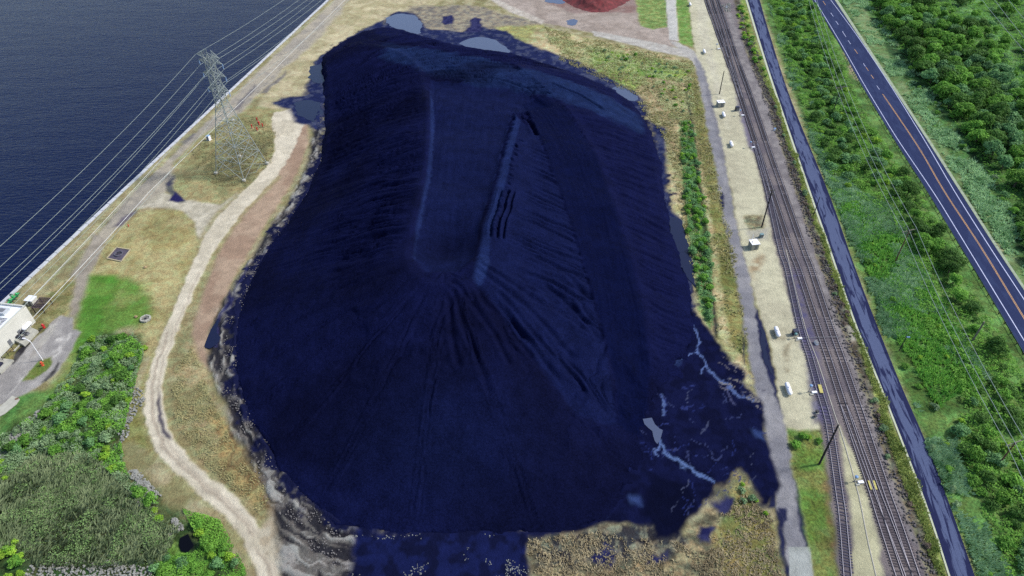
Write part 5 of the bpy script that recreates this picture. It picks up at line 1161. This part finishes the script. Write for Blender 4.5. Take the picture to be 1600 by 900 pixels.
# shrubs bottom left
plants([(140, 528), (205, 528), (226, 545), (210, 600), (188, 680), (160, 720), (120, 715), (60, 705), (-10, 770), (-20, 700), (60, 650), (105, 592)], 3.5, [('bush_grey', 4), ('bush_mid', 5), ('bush_yel', 3), ('bush_blue', 3), ('bush_dark', 3)], 'in the shrub belt beside the near lawn', seed=17, s0=.5, s1=1.0)
plants([(150, 700), (185, 690), (200, 740), (250, 790), (255, 830), (225, 790), (180, 750)], 2.8, [('bush_yel', 5), ('bush_mid', 3)], 'between the reeds and the haul road', seed=18, s0=.5, s1=.9)
plants([(300, 800), (345, 820), (380, 900), (385, 930), (270, 930), (235, 885), (262, 868), (300, 868), (312, 846), (290, 830)], 2.8, [('bush_mid', 5), ('bush_yel', 3), ('bush_blue', 2)], 'around the dark hollow at the bottom left', seed=19, s0=.45, s1=.85)
plants([(-20, 835), (45, 845), (40, 885), (50, 930), (-20, 930)], 2.8, [('bush_yel', 4), ('bush_mid', 4)], 'in the bottom left corner', seed=20, s0=.5, s1=.95)
plants([(1232, 676), (1280, 678), (1284, 690), (1238, 700)], 2.2, [('bush_mid', 4), ('bush_yel', 2)], 'at the far end of the green verge by the yard', seed=21, s0=.4, s1=.75)
plants([(1148, 742), (1180, 772), (1206, 805), (1170, 800), (1140, 775)], 2.6, [('bush_grey', 3), ('bush_yel', 2)], 'growing out of the slurry beside the access road', seed=22, s0=.35, s1=.65)

def understory(name, poly, n, hgt, size, mt, seed, label, fn=None):
    rng0 = np.random.default_rng(seed); P = GP(poly); x0, x1 = min(p[0] for p in P), max(p[0] for p in P); y0, y1 = min(p[1] for p in P), max(p[1] for p in P)
    x = rng0.uniform(x0, x1, n * 4); y = rng0.uniform(y0, y1, n * 4); k = poly_sd(x, y, P) > 0
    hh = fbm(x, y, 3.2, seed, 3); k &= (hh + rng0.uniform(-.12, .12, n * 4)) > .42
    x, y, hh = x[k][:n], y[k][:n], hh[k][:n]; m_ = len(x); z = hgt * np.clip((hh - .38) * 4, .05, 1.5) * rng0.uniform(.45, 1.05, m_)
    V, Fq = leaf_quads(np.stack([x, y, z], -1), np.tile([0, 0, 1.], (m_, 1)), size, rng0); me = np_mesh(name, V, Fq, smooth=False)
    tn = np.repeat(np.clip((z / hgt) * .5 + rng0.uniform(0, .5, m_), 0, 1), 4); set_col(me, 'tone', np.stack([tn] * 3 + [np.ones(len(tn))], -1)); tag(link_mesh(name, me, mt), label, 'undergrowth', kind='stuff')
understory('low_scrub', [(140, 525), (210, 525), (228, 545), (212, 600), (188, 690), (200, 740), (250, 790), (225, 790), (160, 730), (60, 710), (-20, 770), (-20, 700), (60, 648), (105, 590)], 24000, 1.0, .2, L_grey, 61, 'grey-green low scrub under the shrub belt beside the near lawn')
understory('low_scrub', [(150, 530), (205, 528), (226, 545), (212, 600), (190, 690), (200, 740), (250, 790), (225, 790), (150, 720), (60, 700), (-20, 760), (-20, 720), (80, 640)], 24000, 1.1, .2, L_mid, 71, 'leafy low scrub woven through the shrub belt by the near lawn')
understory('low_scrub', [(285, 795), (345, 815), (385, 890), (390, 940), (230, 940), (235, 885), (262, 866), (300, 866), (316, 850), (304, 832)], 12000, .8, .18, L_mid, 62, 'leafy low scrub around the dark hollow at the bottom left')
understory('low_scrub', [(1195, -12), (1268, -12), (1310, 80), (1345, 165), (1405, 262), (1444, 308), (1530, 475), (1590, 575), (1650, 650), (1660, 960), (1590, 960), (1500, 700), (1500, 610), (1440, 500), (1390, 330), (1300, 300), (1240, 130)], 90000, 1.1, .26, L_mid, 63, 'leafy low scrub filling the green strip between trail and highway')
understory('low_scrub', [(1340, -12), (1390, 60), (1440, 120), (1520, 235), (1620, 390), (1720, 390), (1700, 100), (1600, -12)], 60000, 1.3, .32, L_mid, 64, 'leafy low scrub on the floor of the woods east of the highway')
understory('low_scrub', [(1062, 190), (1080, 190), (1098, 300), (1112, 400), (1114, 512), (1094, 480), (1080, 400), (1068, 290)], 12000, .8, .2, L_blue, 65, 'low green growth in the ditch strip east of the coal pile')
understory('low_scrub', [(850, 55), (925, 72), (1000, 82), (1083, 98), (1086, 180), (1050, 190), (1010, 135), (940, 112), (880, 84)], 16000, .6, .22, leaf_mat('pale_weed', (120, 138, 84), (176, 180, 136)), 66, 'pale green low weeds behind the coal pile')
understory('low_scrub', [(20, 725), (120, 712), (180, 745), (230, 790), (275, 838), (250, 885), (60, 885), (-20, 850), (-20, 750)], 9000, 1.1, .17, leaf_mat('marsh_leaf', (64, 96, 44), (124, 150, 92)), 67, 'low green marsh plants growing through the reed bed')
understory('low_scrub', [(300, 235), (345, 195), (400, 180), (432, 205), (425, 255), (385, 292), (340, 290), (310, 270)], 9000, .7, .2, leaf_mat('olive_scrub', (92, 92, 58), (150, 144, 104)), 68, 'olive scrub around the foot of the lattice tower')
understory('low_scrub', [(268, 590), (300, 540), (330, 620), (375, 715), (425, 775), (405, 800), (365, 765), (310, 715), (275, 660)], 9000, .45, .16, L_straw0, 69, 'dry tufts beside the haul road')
# the plants that show largest become things of their own, the rest one mass of undergrowth
def shows(p):
    v = Vector(p[4]) - Vector((0, 0, H)); k = v.dot(fw); x = 800 + FPX * v.dot(rt) / k; y = 450 - FPX * v.dot(up) / k
    if not (-12 < x < 1612 and -8 < y < 912): return 0
    return p[6] * p[2]['rad'] / k
bushes = sorted([p for p in PLAN if p[0] == 'bush' and 'twig' not in p[1]], key=shows, reverse=True)
single = [p for p in bushes[:290] if shows(p) > 0]; mass = bushes[len(single):] + [p for p in PLAN if 'twig' in p[1]]
trees = sorted([p for p in PLAN if p[0] == 'tree' and shows(p) > 0], key=shows, reverse=True); mass += [p for p in PLAN if p[0] == 'tree' and shows(p) <= 0] + trees[290:]
print('single', len(single), 'mass', len(mass), 'trees', len(trees))
for cat, k, me, st, p, rz, sc, sz, lab, grp in single + trees[:290]:
    r_ = bpy.data.objects.new(cat, None); C.objects.link(r_); r_.location = p; r_.rotation_euler.z = rz; r_.scale = (sc, sc, sz); tag(r_, lab, cat, grp)
    o = bpy.data.objects.new('crown', me); C.objects.link(o); o.parent = r_
    if cat == 'tree': o = bpy.data.objects.new('trunk', st); C.objects.link(o); o.parent = r_
VV, TT, MI = [], [], []; mats_ = []; cache = {}
for cat, k, me, st, p, rz, sc, sz, lab, grp in mass:
    if me.name not in cache:
        v = np.empty(len(me.vertices) * 3, np.float32); me.vertices.foreach_get('co', v); c_ = np.empty(len(me.vertices) * 4, np.float32); me.color_attributes['tone'].data.foreach_get('color', c_)
        cache[me.name] = (v.reshape(-1, 3), c_.reshape(-1, 4))
    v, c_ = cache[me.name]; ca, sa = math.cos(rz), math.sin(rz)
    VV.append(np.stack([(v[:, 0] * ca - v[:, 1] * sa) * sc + p[0], (v[:, 0] * sa + v[:, 1] * ca) * sc + p[1], v[:, 2] * sz + p[2]], -1)); TT.append(c_)
    mt_ = me.materials[0]; 
    if mt_ not in mats_: mats_.append(mt_)
    MI.append(np.full(len(v) // 4, mats_.index(mt_)))
VV = np.concatenate(VV); me = np_mesh('undergrowth', VV, np.arange(len(VV)).reshape(-1, 4), smooth=False); set_col(me, 'tone', np.concatenate(TT))
for mt_ in mats_: me.materials.append(mt_)
me.polygons.foreach_set('material_index', np.concatenate(MI).astype(np.int32))
tag(link_mesh('undergrowth', me), 'mass of small shrubs and dead weeds filling in between the larger bushes', 'undergrowth', kind='stuff')

# uncountable ground cover: reeds, tall grass, rubble
def scatter(poly, n, seed, fn=None):
    rng = np.random.default_rng(seed); P = GP(poly); x0, x1 = min(p[0] for p in P), max(p[0] for p in P); y0, y1 = min(p[1] for p in P), max(p[1] for p in P)
    ox_, oy_ = [], []; tot = 0
    while tot < n:
        x = rng.uniform(x0, x1, n * 2); y = rng.uniform(y0, y1, n * 2); k = poly_sd(x + (fbm(x, y, 5, seed) - .5) * 3, y + (fbm(x, y, 5, seed + 1) - .5) * 3, P) > 0
        if fn is not None: k &= rng.uniform(0, 1, n * 2) < fn(x, y)
        ox_.append(x[k]); oy_.append(y[k]); tot += k.sum()
    return np.concatenate(ox_)[:n], np.concatenate(oy_)[:n], rng
def blades(name, poly, n, nb, hgt, wdt, lean, mt, seed, label, cat, fn=None, dirn=None):
    x, y, rng = scatter(poly, n, seed, fn)
    x = np.repeat(x, nb) + rng.normal(size=n * nb) * .18; y = np.repeat(y, nb) + rng.normal(size=n * nb) * .18; m_ = n * nb
    a = rng.uniform(0, 6.28, m_); 
    if dirn is not None: a = dirn + rng.normal(size=m_) * .8 + 3 * (fbm(x, y, 9, seed + 5) - .5)
    ln = lean * rng.uniform(.4, 1.4, m_); h = hgt * rng.uniform(.6, 1.3, m_) * (.6 + .8 * fbm(x, y, 6, seed + 9)); w_ = wdt * rng.uniform(.6, 1.4, m_)
    dx, dy = np.cos(a), np.sin(a); px, py = -dy, dx; z0 = np.zeros(m_) - .05
    V = np.stack([np.stack([x - px * w_, y - py * w_, z0], -1), np.stack([x + px * w_, y + py * w_, z0], -1),
                  np.stack([x + px * w_ * .8 + dx * ln * .5 * h, y + py * w_ * .8 + dy * ln * .5 * h, h * .7], -1), np.stack([x - px * w_ * .2 + dx * ln * h, y - py * w_ * .2 + dy * ln * h, h], -1)], 1).reshape(-1, 3)
    me = np_mesh(name, V, np.arange(4 * m_).reshape(-1, 4), smooth=False); tn = np.repeat(rng.uniform(0, 1, m_) * .5 + .5 * sstep(.35, .65, fbm(x, y, 4, seed + 2)), 4)
    set_col(me, 'tone', np.stack([tn] * 3 + [np.ones(len(tn))], -1)); tag(link_mesh(name, me, mt), label, cat, kind='stuff')
L_reed = leaf_mat('reed', (70, 88, 54), (140, 152, 112)); L_grass = leaf_mat('meadow_grass', (74, 116, 66), (160, 188, 142)); L_straw = leaf_mat('straw', (120, 118, 76), (178, 172, 126)); L_green = leaf_mat('lush_grass', (62, 118, 46), (120, 164, 70))
L_brown = leaf_mat('dry_brush', (112, 100, 76), (176, 164, 132))
blades('reeds', [(30, 720), (120, 712), (180, 745), (230, 790), (275, 838), (250, 885), (60, 885), (-20, 850), (-20, 750)], 4200, 4, .9, .13, 1.2, L_reed, 31, 'grey-green reed bed in the bottom left corner', 'reeds', dirn=.4)
blades('meadow_grass', [(1195, -10), (1262, 140), (1300, 270), (1345, 300), (1400, 330), (1440, 420), (1500, 520), (1560, 610), (1500, 620), (1490, 700), (1530, 800), (1590, 930), (1540, 930), (1411, 600), (1338, 410), (1298, 300), (1238, 150)], 9000, 5, .8, .13, .9, L_grass, 32, 'pale green wind-swept meadow grass beside the trail', 'grass', fn=lambda x, y: sstep(.4, .6, fbm(x, y, 12, 77)), dirn=-.6)
blades('lush_grass', [(1300, 300), (1345, 300), (1400, 330), (1440, 420), (1500, 520), (1540, 600), (1460, 640), (1380, 480)], 5000, 5, .8, .13, .8, L_green, 33, 'lush green undergrowth in the middle of the meadow', 'grass')
blades('verge_grass', [(1310, -10), (1372, 90), (1440, 192), (1507, 295), (1560, 378), (1620, 460), (1660, 440), (1560, 300), (1470, 170), (1390, 50), (1350, -10)], 6000, 5, .7, .13, .9, L_grass, 34, 'pale tall grass on the east verge of the highway', 'grass', fn=lambda x, y: sstep(.35, .6, fbm(x, y, 10, 78)))
blades('dry_grass', [(850, 42), (925, 60), (1020, 82), (1083, 97), (1112, 240), (1150, 400), (1170, 560), (1140, 540), (1110, 515), (1085, 440), (1065, 330), (1040, 220), (985, 145), (925, 118), (870, 92)], 7000, 4, .5, .12, .9, L_straw, 35, 'dry straw coloured weeds between coal pile and access road', 'grass', fn=lambda x, y: sstep(.3, .6, fbm(x, y, 6, 79)))
blades('dry_brush', [(830, 842), (940, 830), (1050, 850), (1110, 860), (1130, 800), (1160, 770), (1205, 810), (1226, 900), (1230, 940), (828, 940)], 3200, 4, .3, .1, 1.2, L_brown, 36, 'dry brown brush in front of the coal pile', 'brush', fn=lambda x, y: sstep(.3, .6, fbm(x, y, 4, 80)))
blades('verge_weeds', [(1162, 20), (1181, 85), (1216, 162), (1238, 228), (1263, 302), (1298, 402), (1334, 502), (1371, 595), (1423, 733), (1466, 850), (1490, 930), (1478, 930), (1450, 850), (1403, 733), (1360, 595), (1328, 502), (1290, 402), (1257, 302), (1232, 228), (1210, 162), (1180, 100)], 6000, 4, .4, .1, .8, leaf_mat('verge_blade', (98, 120, 56), (176, 184, 108)), 37, 'light yellow-green weeds between railway and trail', 'grass')
def rubble(name, poly, n, s0, s1, mt, seed, label, cat, fn=None):
    x, y, rng = scatter(poly, n, seed, fn); s = rng.uniform(s0, s1, n)
    bx = np.array([(-1, -1, -.4), (1, -1, -.4), (1, 1, -.4), (-1, 1, -.4), (-.7, -.6, .7), (.7, -.7, .6), (.6, .7, .8), (-.6, .6, .6)]); V = bx[None] * rng.uniform(.6, 1.3, (n, 8, 3)) * s[:, None, None]
    a = rng.uniform(0, 6.28, n); ca, sa = np.cos(a)[:, None], np.sin(a)[:, None]; V = np.stack([V[..., 0] * ca - V[..., 1] * sa, V[..., 0] * sa + V[..., 1] * ca, V[..., 2]], -1)
    V[..., 0] += x[:, None]; V[..., 1] += y[:, None]; V[..., 2] += s[:, None] * .3
    fq = np.array([(4, 5, 6, 7), (0, 1, 5, 4), (1, 2, 6, 5), (2, 3, 7, 6), (3, 0, 4, 7)]); Fq = (np.arange(n)[:, None, None] * 8 + fq[None]).reshape(-1, 4)
    me = np_mesh(name, V.reshape(-1, 3), Fq, smooth=False); tag(link_mesh(name, me, mt), label, cat, kind='stuff')
M_rip = mat('pale_riprap', (150, 150, 142), .9, .35, .8)
rubble('riprap', [(150, 735), (172, 705), (200, 722), (235, 750), (262, 790), (290, 830), (270, 842), (240, 815), (205, 770), (180, 765)], 700, .12, .32, M_rip, 41, 'pale riprap stones between reed bed and haul road', 'stones', fn=lambda x, y: sstep(.45, .6, fbm(x, y, 5, 81)))
rubble('riprap', [(45, 882), (120, 874), (230, 884), (280, 893), (280, 930), (40, 930)], 900, .12, .3, M_rip, 42, 'pale riprap stones along the bottom edge of the reed bed', 'stones')
rubble('riprap', [(-10, 700), (20, 675), (60, 640), (62, 655), (30, 700), (10, 730), (-10, 745)], 350, .14, .34, M_rip, 43, 'pale riprap stones at the left end of the shrub belt', 'stones')
rubble('riprap', [(205, 600), (222, 620), (200, 680), (186, 700), (182, 660)], 260, .12, .3, M_rip, 44, 'pale stones at the edge of the shrubs by the haul road', 'stones')
rubble('white_rubble', [(1128, 8), (1142, 5), (1144, 18), (1134, 20)], 60, .2, .5, M_rip, 45, 'white rubble beside the far tracks', 'stones')
rubble('coal_lumps', [(550, 835), (825, 835), (830, 930), (545, 930)], 260, .06, .16, mat('pale_lumps', (130, 132, 130), .9, .3), 46, 'small pale lumps scattered on the black ground', 'stones', fn=lambda x, y: sstep(.5, .65, fbm(x, y, 5, 82)))
rubble('margin_rubble', [(500, 170), (506, 250), (480, 320), (430, 390), (400, 450), (385, 520), (395, 640), (440, 735), (500, 800), (545, 850), (545, 900), (480, 900), (440, 800), (375, 700), (345, 610), (350, 500), (385, 420), (440, 340), (485, 260)], 1500, .06, .18, mat('grey_rubble', (120, 116, 114), .9, .4, .6), 47, 'grey rubble along the west foot of the coal pile', 'stones', fn=lambda x, y: sstep(.45, .6, fbm(x, y, 4, 83)))
rubble('ballast_debris', [(1160, 60), (1240, 290), (1306, 500), (1340, 600), (1385, 740), (1432, 860), (1455, 930), (1470, 930), (1450, 860), (1400, 740), (1355, 600), (1322, 500), (1256, 290), (1176, 60)], 2600, .1, .3, mat('dark_debris', (96, 90, 88), .9, .5, .6), 48, 'dark stony debris beside the railway ballast', 'stones')
